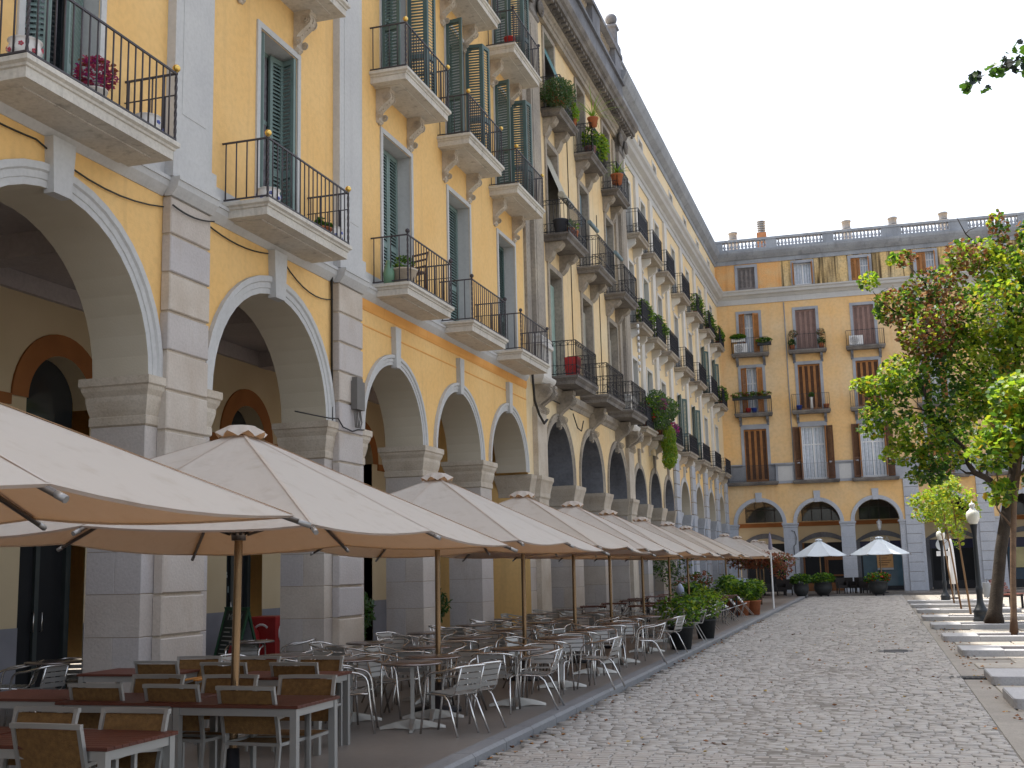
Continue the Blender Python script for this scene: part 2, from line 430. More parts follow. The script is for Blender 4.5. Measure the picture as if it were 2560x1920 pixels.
def blocks(F, parent, u0, u1, w0, w1, v0, v1, n, gap, mt, e=.012, jitter=0):
    h = (v1 - v0) / n
    for i in range(n):
        k = (F.left, round(u1 - u0, 3), round(w1 - w0, 3), round(h, 3), gap, mt.name)
        if k not in BLK:
            mb = MB(F.b); mb.cbox(0, u1 - u0, gap / 2, h - gap / 2, 0, w1 - w0, e); BLK[k] = mb.mesh('stone_block', mt)
        lo = Vector(F.T(u0, v0 + i * h, w0 + random.uniform(-jitter, jitter)))
        link('stone_block', BLK[k], parent, lo)
def pier(F, u0, u1, w0, w1, v1, mt, n=8, cap=None, base=None, capmat=None, gap=.008, gmat=None):
    mb = F.mb(); mb.box(u0 + .006, u1 - .006, 0, v1, w0 + .006, w1 - .006)
    o = F.put(mb, 'pier', gmat or stone_joint)
    # ashlar courses, alternating whole stones and two halves
    vb = 0
    h = v1 / n
    for i in range(n):
        if i % 2 == 0: blocks(F, o, u0, u1, w0, w1, i * h, (i + 1) * h, 1, gap, mt, .006)
        else:
            wm = w0 + (w1 - w0) * .52
            blocks(F, o, u0, u1, wm + .003, w1, i * h, (i + 1) * h, 1, gap, mt, .006)
            blocks(F, o, u0, u1, w0, wm - .003, i * h, (i + 1) * h, 1, gap, mt, .006)
    if cap:
        q = F.mb(); rect_mould(q, u0, u1, w0, w1, cap)
        F.put(q, 'capital', capmat or stone_cap, o)
    return o
def extr(mb, u0, u1, prof, mi=0):
    """profile (v,w) extruded along u"""
    mb.prism(prof, u0, u1, lambda a, b, c: (c, a, b), mi)
def window(F, u, v0, v1, wd, w, fr=.11, proud=.03, depth=.28, fm=trim, glass_m=None, sash=None, bars=(2, (.62,)), curtain_m=None, half=None):
    """surround with reveal; sub-parts: sash, pane, curtain. wd = outer width of the surround"""
    a, b = u - wd / 2, u + wd / 2; i0, i1 = a + fr, b - fr; t = v1 - fr
    mb = F.mb()
    f = w + proud
    mb.quad((a, v0, f), (i0, v0, f), (i0, t, f), (a, t, f)); mb.quad((i1, v0, f), (b, v0, f), (b, t, f), (i1, t, f)); mb.quad((a, t, f), (b, t, f), (b, v1, f), (a, v1, f))
    mb.quad((a, v0, w - .01), (a, v0, f), (a, v1, f), (a, v1, w - .01)); mb.quad((b, v0, w - .01), (b, v0, f), (b, v1, f), (b, v1, w - .01)); mb.quad((a, v1, w - .01), (b, v1, w - .01), (b, v1, f), (a, v1, f))
    d = w - depth
    mb.quad((i0, v0, d), (i0, v0, f), (i0, t, f), (i0, t, d)); mb.quad((i1, v0, d), (i1, v0, f), (i1, t, f), (i1, t, d)); mb.quad((i0, t, d), (i1, t, d), (i1, t, f), (i0, t, f))
    mb.quad((i0, v0, d), (i1, v0, d), (i1, v0, f), (i0, v0, f))
    o = F.put(mb, 'window', fm)
    g = F.mb(); g.box(i0, i1, v0, t, d - .05, d - .03); F.put(g, 'pane', glass_m or glass, o)
    s = F.mb(); sm_ = sash or shutter_g
    s.box(i0, i0 + .06, v0, t, d - .028, d + .01); s.box(i1 - .06, i1, v0, t, d - .028, d + .01)
    s.box(i0 + .061, i1 - .061, v0, v0 + .12, d - .028, d + .008); s.box(i0 + .061, i1 - .061, t - .07, t, d - .028, d + .008)
    for k in range(1, bars[0]): x = i0 + (i1 - i0) * k / bars[0]; s.box(x - .04, x + .04, v0 + .121, t - .071, d - .028, d + .012)
    for fz in bars[1]: z = v0 + (t - v0) * fz; s.box(i0 + .061, i1 - .061, z - .035, z + .035, d - .026, d + .004)
    F.put(s, 'sash', sm_, o)
    if curtain_m:
        q = F.mb(); n = 18
        c0, c1 = (i0 + .05, i1 - .05) if not half else (i0 + (i1 - i0) * half[0], i0 + (i1 - i0) * half[1])
        ps = [(c0 + (c1 - c0) * i / n, d - .10 + .025 * math.sin(i * 2.1)) for i in range(n + 1)]
        # curtain hangs behind the glass; the glass pane in front is set back so the cloth is what shows
        for (x0, y0), (x1, y1) in zip(ps, ps[1:]): q.quad((x0, v0 + .1, y0 + .085), (x1, v0 + .1, y1 + .085), (x1, t - .05, y1 + .085), (x0, t - .05, y0 + .085))
        F.put(q, 'curtain', curtain_m, o)
    return o
def hole(u, v0, v1, wd, fr=.11): return (u - wd / 2 + fr, u + wd / 2 - fr, v0, v1 - fr)

BARM = {}
def bar_mesh(h, r, mt, twist=False):
    k = (round(h, 3), r, mt.name, twist)
    if k not in BARM:
        mb = MB()
        if twist:
            n = 26; vs = []; fs = []
            for i in range(n + 1):
                for j in range(4):
                    a = j * math.pi / 2 + i * .5; vs.append((r * 1.25 * math.cos(a), r * 1.25 * math.sin(a), h * i / n))
            for i in range(n):
                for j in range(4): fs.append((4 * i + j, 4 * i + (j + 1) % 4, 4 * i + 4 + (j + 1) % 4, 4 * i + 4 + j))
            mb.add(vs, fs)
        else: mb.tube([(0, 0, 0), (0, 0, h)], r, 5)
        BARM[k] = mb.mesh('railing_bar', mt)
    return BARM[k]
def balcony_slab(F, u0, u1, vb, vt, w0, w1, mt, under=.10):
    mb = F.mb(); h = vt - vb
    rect_mould(mb, u0 + .09, u1 - .09, w0 - .3, w1 - .09, [(.03, vb), (.03, vb + h * .5), (.05, vb + h * .54), (.055, vb + h * .66), (.09, vb + h * .76), (.09, vt)])
    mb.box(u0 + .25, u1 - .25, vb - .015, vb + .01, w0 - .05, w1 - .25)
    return F.put(mb, 'balcony', mt)
def rail_yellow(F, u0, u1, vt, w0, w1, rh, nb, dark_ball=False, single=True):
    """plain iron railing with ball finials, each bar a piece of its own"""
    o = balcony_slab(F, u0, u1, vt - .225, vt, w0, w1, balc_m)
    a, b, c = u0 + .05, u1 - .05, w1 - .05; r = .011
    top = vt + rh
    mb = F.mb()
    for v, rr in ((top, .017), (vt + .045, .015)):
        mb.tube([(a, v, w0), (a, v, c)], rr, 4); mb.tube([(a - rr, v, c), (b + rr, v, c)], rr, 4); mb.tube([(b, v, c), (b, v, w0)], rr, 4)
    F.put(mb, 'handrail', iron, o)
    bm = bar_mesh(rh - .045, r, iron); bt = bar_mesh(rh + .02, .016, iron, True)
    for i in range(1, nb): link('railing_bar', bm, o, F.T(a + (b - a) * i / nb, vt + .045, c))
    ns = 4
    for x in (a, b):
        for i in range(ns): link('railing_bar', bm, o, F.T(x, vt + .045, w0 + .06 + (c - w0 - .06) * i / ns))
        link('corner_post', bt, o, F.T(x, vt, c))
    if 'ball' not in BARM:
        q = MB(); q.ball((0, 0, .055), .05, 12, 8); q.lathe([(.016, 0), (.016, .02), (.024, .02)], 8); BARM['ball'] = q.mesh('finial', brass)
        q = MB(); q.ball((0, 0, .055), .045, 12, 8); q.lathe([(.016, 0), (.016, .02), (.024, .02)], 8); BARM['ballk'] = q.mesh('finial', iron)
    for x in (a, b): link('finial', BARM['ballk' if dark_ball else 'ball'], o, F.T(x, top + .015, c))
    # low mid rail with short extra bars near the far end, as on the photographed balconies
    return o
def circ(c, r, n=10, a0=0, a1=360): return [(c[0] + r * math.cos(R(a0 + (a1 - a0) * i / n)), c[1] + r * math.sin(R(a0 + (a1 - a0) * i / n))) for i in range(n + 1)]
def rail_iron(F, o, u0, u1, vt, w0, w1, rh, mt, sp=.115, scroll=True, hearts=True, fine=False, screen=None):
    a, b, c = u0 + .05, u1 - .05, w1 - .05; top = vt + rh
    mb = F.mb(); r = .010
    sides = [(lambda t: (a, w0 + (c - w0) * t), c - w0), (lambda t: (a + (b - a) * t, c), b - a), (lambda t: (b, w0 + (c - w0) * t), c - w0)]
    lv = [top, vt + .05] + ([vt + .30, top - .13] if scroll else [])
    for f, L in sides:
        for v in lv:
            p, q = f(0), f(1); mb.tube([(p[0], v, p[1]), (q[0], v, q[1])], .015 if v in (top, vt + .05) else .009, 4)
        n = max(2, round(L / sp))
        for i in range(n + 1):
            p = f(i / n); mb.tube([(p[0], vt + .02, p[1]), (p[0], top, p[1])], r if 0 < i < n else .014, 4, cap=False)
        if scroll:
            m = max(2, round(L / (.20)))
            for i in range(m):
                t = (i + .5) / m
                for sgn in (1, -1):
                    pts = []
                    for x, y in circ((0, 0), .055, 8, -90, 200): 
                        tt = t + sgn * x / L; p = f(min(1, max(0, tt))); pts.append((p[0], vt + (.235 if sgn > 0 else .115) + y * sgn, p[1]))
                    mb.tube(pts, .007, 3, cap=False)
                if hearts:
                    pts = []
                    for x, y in circ((0, 0), L / m * .45, 6, 0, 180):
                        p = f(min(1, max(0, t + x / L))); pts.append((p[0], top - .125 + min(.115, y), p[1]))
                    mb.tube(pts, .007, 3, cap=False)
    F.put(mb, 'railing', mt, o)
    if screen:
        q = F.mb(); q.box(a + .03, b - .03, vt + .06, top - .05, c - .028, c - .020); F.put(q, 'privacy_screen', screen, o)
def corbel(F, u, vt, h, d, wth, mt, w, scroll=True, parent=None):
    """scrolled bracket with its back against the wall: S-shaped outline, side volutes and a drop"""
    P = []
    N = 14
    for i in range(N + 1):
        t = i / N
        P.append((vt - h * .12 - t * h * .76, d * (.94 - .80 * t + .20 * math.sin(2 * math.pi * (t * 1.05)))))
    poly = [(vt, -.02), (vt, d), (vt - h * .10, d)] + P + [(vt - h * .93, d * .22), (vt - h, d * .05), (vt - h, -.02)]
    mb = F.mb()
    mb.prism([(a, w + b) for a, b in poly], u - wth / 2, u + wth / 2, lambda a, b, c: (c, a, b))
    if scroll:
        for s in (-1, 1):
            for (vv, ww, rr) in ((vt - h * .26, d * .72, d * .30), (vt - h * .78, d * .28, d * .2)):
                for k, q in enumerate((1, .66, .33)):
                    pts = [(u + s * (wth / 2 + .004 + .012 * k), vv + rr * q * math.sin(x), w + ww + rr * q * math.cos(x)) for x in [2 * math.pi * j / 10 for j in range(10)]]
                    mb.tube(pts, .012, 4, closed=True)
        for k in range(9):      # beads down the face
            t = (k + .8) / 10; v_, w_ = P[min(N, int(t * N))]
            mb.ball((u, v_, w + w_), .022, 6, 4)
        mb.ball((u, vt - h, w + d * .10), d * .12, 8, 5)
    return F.put(mb, 'corbel', mt, parent)

# ------------------------------------------------------------------ building A : yellow house
FA = Fac('yellow_house', 'bright yellow arcaded house with green shutters and brass-balled balconies', True, -2.0, (-8.5, -2.0, 0))
WA = -.14; TH = .80
aA = [(0.2, 1.84, 0), (5.4, 1.84, 0), (10.57, 1.84, 0), (15.65, 1.75, 0), (20.36, 1.41, 0), (24.0, 1.40, 0), (27.64, 1.42, 0)]
SPA = 4.27
winA = [(5.4, 7.05, 10.3, 1.42), (10.6, 7.05, 10.3, 1.5), (15.73, 7.05, 10.3, 1.42), (20.56, 7.05, 10.3, 1.64), (24.2, 7.05, 10.3, 1.62), (27.8, 7.05, 10.3, 1.6)]
winU = [(20.5, 11.25, 14.32, 1.5), (24.15, 11.25, 14.32, 1.5), (27.75, 11.25, 14.32, 1.5)]
winT = [(20.5, 14.97, 17.9, 1.5), (24.15, 14.97, 17.9, 1.5), (27.75, 14.97, 17.9, 1.5)]
mb = FA.mb()
arcade_wall(mb, -2.0, 29.3, aA, SPA, 6.72, WA)
wall_grid(mb, -2.0, 29.3, 6.72, 27, WA, [hole(*w) for w in winA + winU + winT])  # unseen upper wall and roof made extra tall to shade the near pavement
mb.quad((29.3, 0, WA), (29.3, 0, -5), (29.3, 27, -5), (29.3, 27, WA)); mb.quad((-2, 27, WA), (29.3, 27, WA), (29.3, 27, -9), (-2, 27, -9))
mb.quad((-2, 0, -9), (29.3, 0, -9), (29.3, 27, -9), (-2, 27, -9)); mb.quad((-2, 0, WA), (-2, 0, -9), (-2, 27, -9), (-2, 27, WA)); mb.quad((-2, 6.6, -4), (29.3, 6.6, -4), (29.3, 6.6, -9), (-2, 6.6, -9)); mb.quad((29.3, 0, -4), (29.3, 0, -9), (29.3, 7, -9), (29.3, 7, -4))
FA.put(mb, 'wall', yellow)
for i, (c, r, st) in enumerate(aA):
    wide = i < 4
    arch_ring(FA, c, r, st, SPA, WA, TH, .27 if wide else .2, [soffit, trim], .055, True,
              key=(SPA + r - .06, 6.70 if wide else 6.42, .30, .40, .12) if wide else (SPA + r - .05, 6.42, .20, .28, .10))
capA = [(.0, SPA - .62), (.02, SPA - .60), (.02, SPA - .50), (.01, SPA - .49), (.03, SPA - .42), (.055, SPA - .30), (.055, SPA - .24), (.09, SPA - .17), (.10, SPA - .12), (.12, SPA - .10), (.12, SPA)]
edges = []
prev = -2.0
for c, r, st in aA: edges.append((prev, c - r)); prev = c + r
edges.append((prev, 29.32))
for u0, u1 in edges:
    if u1 - u0 < .3: continue
    pier(FA, u0, u1, WA - TH, WA, SPA - .62, stone_bl, 7, capA)
for pu in (12.66, 17.68, 7.5, 2.6):                     # rusticated pilasters up to the belt, smooth above
    q = FA.mb(); q.box(pu + .02, pu + .93, 0, 6.70, WA, -.035); o = FA.put(q, 'pilaster', stone_cap)
    blocks(FA, o, pu, pu + .95, WA + .01, 0, 0.0, 6.70, 13, .038, stone_bl, .014, .004)
    q = FA.mb(); q.box(pu + .02, pu + .96, 7.32, 21.5, WA, -.01); q.box(pu - .03, pu + 1.02, 6.96, 7.30, WA, .03); q.box(pu + .2, pu + .78, 7.9, 13.0, -.012, -.004)
    FA.put(q, 'upper_pilaster', trim)
# belt course between ground arcade and first floor
q = FA.mb()
segs = [(-2, 2.58), (3.57, 7.48), (8.47, 12.64), (13.63, 17.66), (18.65, 29.3)]
def belt(q, a, b, w): extr(q, a, b, [(6.70, w - .1), (6.70, w + .015), (6.76, w + .06), (6.82, w + .10), (6.90, w + .115), (6.90, w + .13), (6.95, w + .13), (6.95, w - .1)])
for a, b in segs: belt(q, a, b, WA)
FA.put(q, 'belt_course', trim)
for pu in (2.6, 7.5, 12.66, 17.68):
    q = FA.mb(); belt(q, pu - .02, pu + .97, 0.0); FA.put(q, 'pilaster_moulding', trim)
q = FA.mb()
for a, b in segs: q.box(a, b, 6.952, 7.22, WA, WA + .035)
FA.put(q, 'plinth_band', trim)
q = FA.mb(); extr(q, 18.66, 29.29, [(6.50, WA), (6.50, WA + .012), (6.56, WA + .03), (6.695, WA + .035), (6.695, WA)]); q.box(18.66, 29.29, 6.20, 6.225, WA, WA + .008)
FA.put(q, 'orange_band', orange_b)
# windows and shutters
for i, (u, v0, v1, wd) in enumerate(winA):
    window(FA, u, v0, v1, wd, WA, fr=.1, proud=.03, depth=.36, curtain_m=curt_dk if i in (2,) else None)
iw = lambda wd: wd - .2
for u in (10.6, 5.4):
    shutter(FA, u - .64, 7.07, WA - .30, .52, 3.1, 62, shutter_g, 3); shutter(FA, u + .62, 7.07, WA - .24, .62, 3.1, 156, shutter_g, 3)
u = 15.73
shutter(FA, u - .60, 7.07, WA - .33, .36, 3.1, 70, shutter_g, 2); shutter(FA, u + .60, 7.07, WA - .33, .36, 3.1, 105, shutter_g, 2)
shutter(FA, u + .26, 7.07, WA - .31, .33, 3.1, 12, shutter_g, 2)
closed_pair(FA, 20.56, 7.07, 10.18, 1.42, WA - .30, shutter_g, 3)
closed_pair(FA, 24.2, 7.07, 10.18, 1.40, WA - .30, shutter_g, 2)
closed_pair(FA, 27.8, 7.07, 10.18, 1.38, WA - .30, shutter_d, 2)
for u, v0, v1, wd in winU + winT:
    window(FA, u, v0, v1, wd, WA, fr=.08, proud=.03, depth=.32)
    w_ = wd - .16
    shutter(FA, u - w_ / 2, v0 + .02, WA + .03, .40, v1 - v0 - .12, 97, shutter_d, 2); shutter(FA, u + w_ / 2, v0 + .02, WA + .03, .40, v1 - v0 - .12, 84, shutter_d, 2)
    shutter(FA, u + w_ / 2 + .03, v0 + .02, WA + .42, .36, v1 - v0 - .12, 10, shutter_d, 2)
    shutter(FA, u - w_ / 2 + .03, v0 + .02, WA - .25, .36, v1 - v0 - .12, 40, shutter_d, 2)
# balconies
BW = .65
balA = [(3.9, 6.7, 7.03, 0), (9.12, 11.85, 7.03, 0), (14.05, 16.80, 7.03, 0), (19.25, 21.65, 7.03, 1), (22.85, 25.30, 7.03, 1), (26.45, 28.95, 7.03, 1),
        (14.05, 16.75, 11.22, 0), (19.25, 21.65, 11.22, 0), (22.85, 25.30, 11.22, 0), (26.45, 28.9, 11.22, 0),
        (22.85, 25.25, 14.93, 1), (26.45, 28.9, 14.93, 1)]
for u0, u1, vt, dk in balA[1:]:
    o = rail_yellow(FA, u0, u1, vt, WA, BW, .90, 19 if u1 - u0 > 2.6 else 17, dk)
    if vt > 8:
        for cu in (u0 + .42, u1 - .42): corbel(FA, cu, vt - .24, .66, .31, .22, stone_cap, WA)
    if vt < 8:
        q = FA.mb(); f = .62
        q.tube([(u1 - .05, vt + f, WA), (u1 - .05, vt + f, BW - .05)], .010, 4)
        for k in range(3): q.tube([(u1 - .05, vt + .04, WA + .15 + k * .22), (u1 - .05, vt + f, WA + .15 + k * .22)], .009, 4)
        FA.put(q, 'side_rail', iron, o)
# cables clipped along the belt
q = FA.mb()
def sag(a, b, s, w, n=8):
    return [(a[0] + (b[0] - a[0]) * i / n, a[1] + (b[1] - a[1]) * i / n - s * 4 * (i / n) * (1 - i / n), w) for i in range(n + 1)]
for a, b, s in [((8.4, 6.66), (10.2, 6.60), .05), ((10.2, 6.60), (12.64, 6.55), .16), ((13.63, 6.62), (15.4, 6.63), .09), ((15.9, 6.62), (17.64, 6.40), .18)]:
    q.tube(sag(a, b, s, WA + .03), .011, 4)
q.tube(sag((12.64, 6.56), (13.64, 6.62), .06, .03), .012, 4)
q.tube([(17.55, 6.9, WA + .03), (17.6, 6.4, WA + .03), (17.6, 5.0, WA + .03), (17.62, 4.3, WA + .03)], .018, 5)
q.tube([(17.56, 6.9, WA + .06), (17.56, 5.4, WA + .06), (17.58, 4.3, WA + .06)], .012, 5)
q.tube([(16.3, 4.30, WA + .03), (16.8, 4.285, WA + .14), (17.3, 4.30, WA + .14), (17.6, 4.33, WA + .15), (17.75, 4.2, .03), (18.1, 4.16, .04), (18.35, 4.22, .03), (18.6, 4.24, .03)], .012, 5)
FA.put(q, 'cable', mat('black_cable', (.03, .028, .025), .7))
q = FA.mb(); q.box(18.12, 18.44, 4.55, 5.05, .005, .12); q.box(18.16, 18.40, 5.05, 5.12, .005, .10)
for k in range(5): q.tube([(18.16 + .06 * k, 4.55, .05), (18.14 + .07 * k, 4.4 - .05 * (k % 3), .07), (18.2 + .05 * k, 4.24, .05)], .012, 4)
FA.put(q, 'junction_box', mat('grey_box', (.16, .15, .14), .6))
# arcade interior
q = FA.mb(); q.quad((-2, 6.55, WA - TH + .01), (29.3, 6.55, WA - TH + .01), (29.3, 6.55, -4.5), (-2, 6.55, -4.5)); q.box(-2, 29.3, 6.25, 6.54, -4.3, -4.0)
for yb in (7.9, 13.1, 18.1, 22.2, 25.8): q.box(yb - .2, yb + .2, 6.2, 6.549, -4.0, WA - TH + .01)
FA.put(q, 'arcade_ceiling', ceil_m)
q = FA.mb(); innerA = [(12.2, .95), (15.75, .78), (21.7, .72), (27.4, .75)]
wall_grid(q, -2, 29.3, 0, 4.6, -4.1, [(c - r, c + r, 0, 4.6) for c, r in innerA])
arcade_wall(q, -2, 29.3, [(c, r, 0) for c, r in innerA], 4.6, 6.55, -4.1)
FA.put(q, 'arcade_back_wall', inner_y)
q = FA.mb(); wall_grid(q, -2, 29.3, 0, 1.05, -4.085, [(c - r, c + r, 0, 1.06) for c, r in innerA]); FA.put(q, 'dado', inner_g)
q = FA.mb()
for a, b in [(-2, 11.0), (13.4, 14.6), (16.9, 20.6), (22.8, 26.3), (28.5, 29.3)]: q.box(a, b, 4.45, 4.62, -4.1, -4.06)
FA.put(q, 'orange_string_band', inner_o)
for c, r in innerA:
    o = arch_ring(FA, c, r, 0, 4.6, -4.1, .35, .36, [inner_y, inner_o], .035, False, name='inner_arch')
    q = FA.mb(); q.box(c - r, c + r, 2.62, 4.6 + r, -4.5, -4.46); FA.put(q, 'fanlight', glass, o)
    q = FA.mb(); q.box(c - r, c - r + .12, 0, 2.6, -4.46, -4.38); q.box(c + r - .12, c + r, 0, 2.6, -4.46, -4.38); q.box(c - r, c + r, 2.5, 2.62, -4.46, -4.38); q.box(c - .05, c + .05, 0, 2.5, -4.45, -4.40)
    FA.put(q, 'door_frame', mat('dark_door_paint', (.05, .06, .06), .5), o)
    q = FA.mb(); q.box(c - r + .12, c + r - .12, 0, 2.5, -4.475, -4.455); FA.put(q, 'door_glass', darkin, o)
    q = FA.mb()
    for s in (-.1, .1): q.tube([(c + s, .95, -4.40), (c + s, .95, -4.36), (c + s, 1.25, -4.36), (c + s, 1.25, -4.40)], .012, 5)
    FA.put(q, 'door_handle', alu, o)

# ------------------------------------------------------------------ building B : old cream house with the heavy cornice
FB = Fac('cream_stone_house', 'old cream house with stained stone cornice, scrolled brackets and black iron balconies', True, 29.3, (-8.5, 29.3, 0))
aB = [(32.55, 1.50, .26), (36.6, 1.50, .26), (40.55, 1.46, .28)]
SPB = 4.22
cB = [32.6, 36.6, 40.55]
wB = [(u, 7.2, 10.62, 1.66) for u in cB] + [(u, 11.4, 14.5, 1.52) for u in cB] + [(u, 15.3, 18.05, 1.42) for u in cB]
mb = FB.mb()
arcade_wall(mb, 29.3, 43.0, aB, SPB, 6.75, WA)
wall_grid(mb, 29.3, 43.0, 6.75, 18.4, WA, [hole(*w) for w in wB])
wall_grid(mb, 29.3, 43.0, 18.4, 20.5, WA - .02, [])
mb.quad((29.3, 20.45, WA - .03), (43, 20.45, WA - .03), (43, 20.45, -9), (29.3, 20.45, -9)); mb.quad((29.3, 0, -9), (43, 0, -9), (43, 20.5, -9), (29.3, 20.5, -9))
FB.put(mb, 'wall', cream)
for c, r, st in aB:
    o = arch_ring(FB, c, r, st, SPB, WA, TH, .24, [stone_gr, stone_old], .05, True)
    corbel(FB, c, 6.86, 1.05, .52, .30, stone_old, WA)
capB = [(.0, SPB - .62), (.03, SPB - .58), (.03, SPB - .48), (.05, SPB - .34), (.10, SPB - .16), (.12, SPB - .10), (.13, SPB)]
edges = [(29.32, 31.05), (34.05, 35.1), (38.1, 39.09), (42.01, 43.05)]
for u0, u1 in edges: pier(FB, u0, u1, WA - TH, WA, SPB - .62, stone_bl, 6, capB, capmat=stone_cap)
for k, pu in enumerate((29.85, 42.05)):
    q = FB.mb(); q.box(pu, pu + .95, 0, 6.1, WA, 0); o = FB.put(q, 'pilaster', stone_cap)
    q = FB.mb(); rect_mould(q, pu, pu + .95, WA, 0, [(0, SPB - .6), (.03, SPB - .55), (.03, SPB - .45), (.09, SPB - .16), (.12, SPB - .1), (.12, SPB)]); FB.put(q, 'capital', stone_cap, o)
    for x in (.24, .71): corbel(FB, pu + x, 6.72, .85, .48, .24, stone_old, WA + .02)
    q = FB.mb(); rect_mould(q, pu - .02, pu + .97, WA, .12, [(0, 6.72), (.06, 6.75), (.12, 6.84), (.14, 6.9), (.14, 6.95), (0.04, 6.97), (.04, 7.75), (.10, 7.78), (.10, 7.86), (.05, 7.95), (.07, 8.02), (0, 8.1)])
    FB.put(q, 'pedestal', trimw)
    q = FB.mb(); q.box(pu, pu + .95, 8.08, 17.6, WA, .06); q.box(pu - .45, pu - .02, 7.0, 17.9, WA, -.06); q.box(pu + .14, pu + .81, 8.4, 17.2, .055, .075)
    o = FB.put(q, 'giant_pilaster', stone_old)
    q = FB.mb(); rect_mould(q, pu, pu + .95, WA, .06, [(0, 17.55), (.04, 17.6), (.04, 17.75), (.0, 17.8), (.02, 18.2), (.16, 18.35), (.16, 18.45)])
    for s in (.0, .95):
        for kk, rr in enumerate((.22, .14, .07)):
            pts = [(pu + s + rr * math.cos(x), 18.0 + rr * math.sin(x), .16 + .02 * kk) for x in [2 * math.pi * j / 14 for j in range(14)]]
            q.tube(pts, .045, 5, closed=True)
    FB.put(q, 'volute_capital', stone_dk, o)
# entablature
q = FB.mb()
extr(q, 29.3, 43.2, [(18.10, WA), (18.10, .0), (18.22, .02), (18.24, .06), (18.36, .07), (18.40, .13), (18.46, .16), (18.46, WA)])
FB.put(q, 'architrave', stone_old)
q = FB.mb()
extr(q, 29.2, 43.45, [(18.465, WA), (18.465, .20), (18.55, .24), (18.58, .46), (18.72, .48), (18.78, .56), (18.92, .62), (18.97, .62), (19.08, .3), (19.2, WA)])
for i in range(44): q.box(29.4 + i * .32, 29.4 + i * .32 + .17, 18.468, 18.56, .19, .40)
FB.put(q, 'cornice', stone_dk)
q = FB.mb(); q.box(29.3, 43.1, 19.1, 20.62, -.5, .10); q.box(29.28, 43.14, 20.62, 20.74, -.52, .2)
q.box(29.3, 31.2, 20.74, 21.7, -.42, .1); q.box(34.0, 35.2, 20.74, 21.7, -.42, .1); q.box(38.1, 39.3, 20.74, 21.7, -.42, .1); q.box(41.9, 43.1, 20.74, 21.7, -.42, .1); q.box(29.28, 43.12, 21.7, 21.86, -.46, .16)
o = FB.put(q, 'parapet', stone_gr)
balm = MB()
def baluster_mesh(h, r, mt): return MB().lathe([(r, 0), (r, .06 * h), (r * .6, .1 * h), (r * .75, .2 * h), (r * 1.15, .36 * h), (r * .8, .55 * h), (r * .5, .78 * h), (r * .55, .86 * h), (r, .9 * h), (r, h)], 7).mesh('baluster', mt)
bB = baluster_mesh(.95, .085, stone_old)
for a, b in [(31.2, 34.0), (35.2, 38.1), (39.3, 41.9)]:
    n = 11
    for i in range(n): link('baluster', bB, o, FB.T(a + (b - a) * (i + .5) / n, 20.745, -.15))
for pu in (30.3, 42.5):
    q = FB.mb(); q.box(pu - .3, pu + .3, 21.861, 22.05, -.42, .16); q.box(pu - .2, pu + .2, 22.05, 22.75, -.33, .07)
    rect_mould(q, pu - .2, pu + .2, -.33, .07, [(0, 22.75), (.06, 22.8), (.06, 22.87), (-.14, 23.0)])
    o = FB.put(q, 'parapet_pillar', stone_gr)
    q = FB.mb(); cc = FB.T(0, 0, 0); q.T = I3; a = FB.T(pu, 23.2, -.13); q.ball(a, .24, 16, 10); q.lathe([(.1, -.3), (.07, -.2), (.1, -.15)], 10, a); FB.put(q, 'stone_ball', stone_gr, o)
for u, v0, v1, wd in wB:
    low = v0 < 8; mid = 8 < v0 < 15
    window(FB, u, v0, v1, wd, WA, fr=.16, proud=.05, depth=.34, fm=stone_old, glass_m=glass, sash=shutter_d)
    if low:
        q = FB.mb(); q.box(u - .66, u + .66, 7.3, 10.2 if u < 39 else 10.0, WA - .22, WA - .20); FB.put(q, 'roller_blind', blind_g if u < 34 else blind_b)
    elif mid and u < 34:
        q = FB.mb(); q.add([(u - .58, 14.3, WA - .2), (u + .58, 14.3, WA - .2), (u + .58, 12.7, .28), (u - .58, 12.7, .28)], [(0, 1, 2, 3)]); q.tube([(u - .62, 12.68, .3), (u + .62, 12.68, .3)], .1, 8); FB.put(q, 'roller_blind', blind_b)
    elif mid:
        q = FB.mb(); q.box(u - .56, u + .56, 13.2, 14.3, WA - .2, WA - .18); q.tube([(u - .58, 13.0, .2), (u + .58, 13.0, .2)], .07, 8); FB.put(q, 'roller_blind', mat('blue_grey_blind', (.2, .28, .32), .7))
    elif u < 34:
        q = FB.mb(); q.add([(u - .5, 17.85, WA - .2), (u + .5, 17.85, WA - .2), (u + .5, 15.9, .42), (u - .5, 15.9, .42)], [(0, 1, 2, 3)]); q.tube([(u - .5, 15.9, .42), (u + .5, 15.9, .42)], .03, 6); FB.put(q, 'awning_blind', mat('teal_blind', (.09, .22, .23), .7))
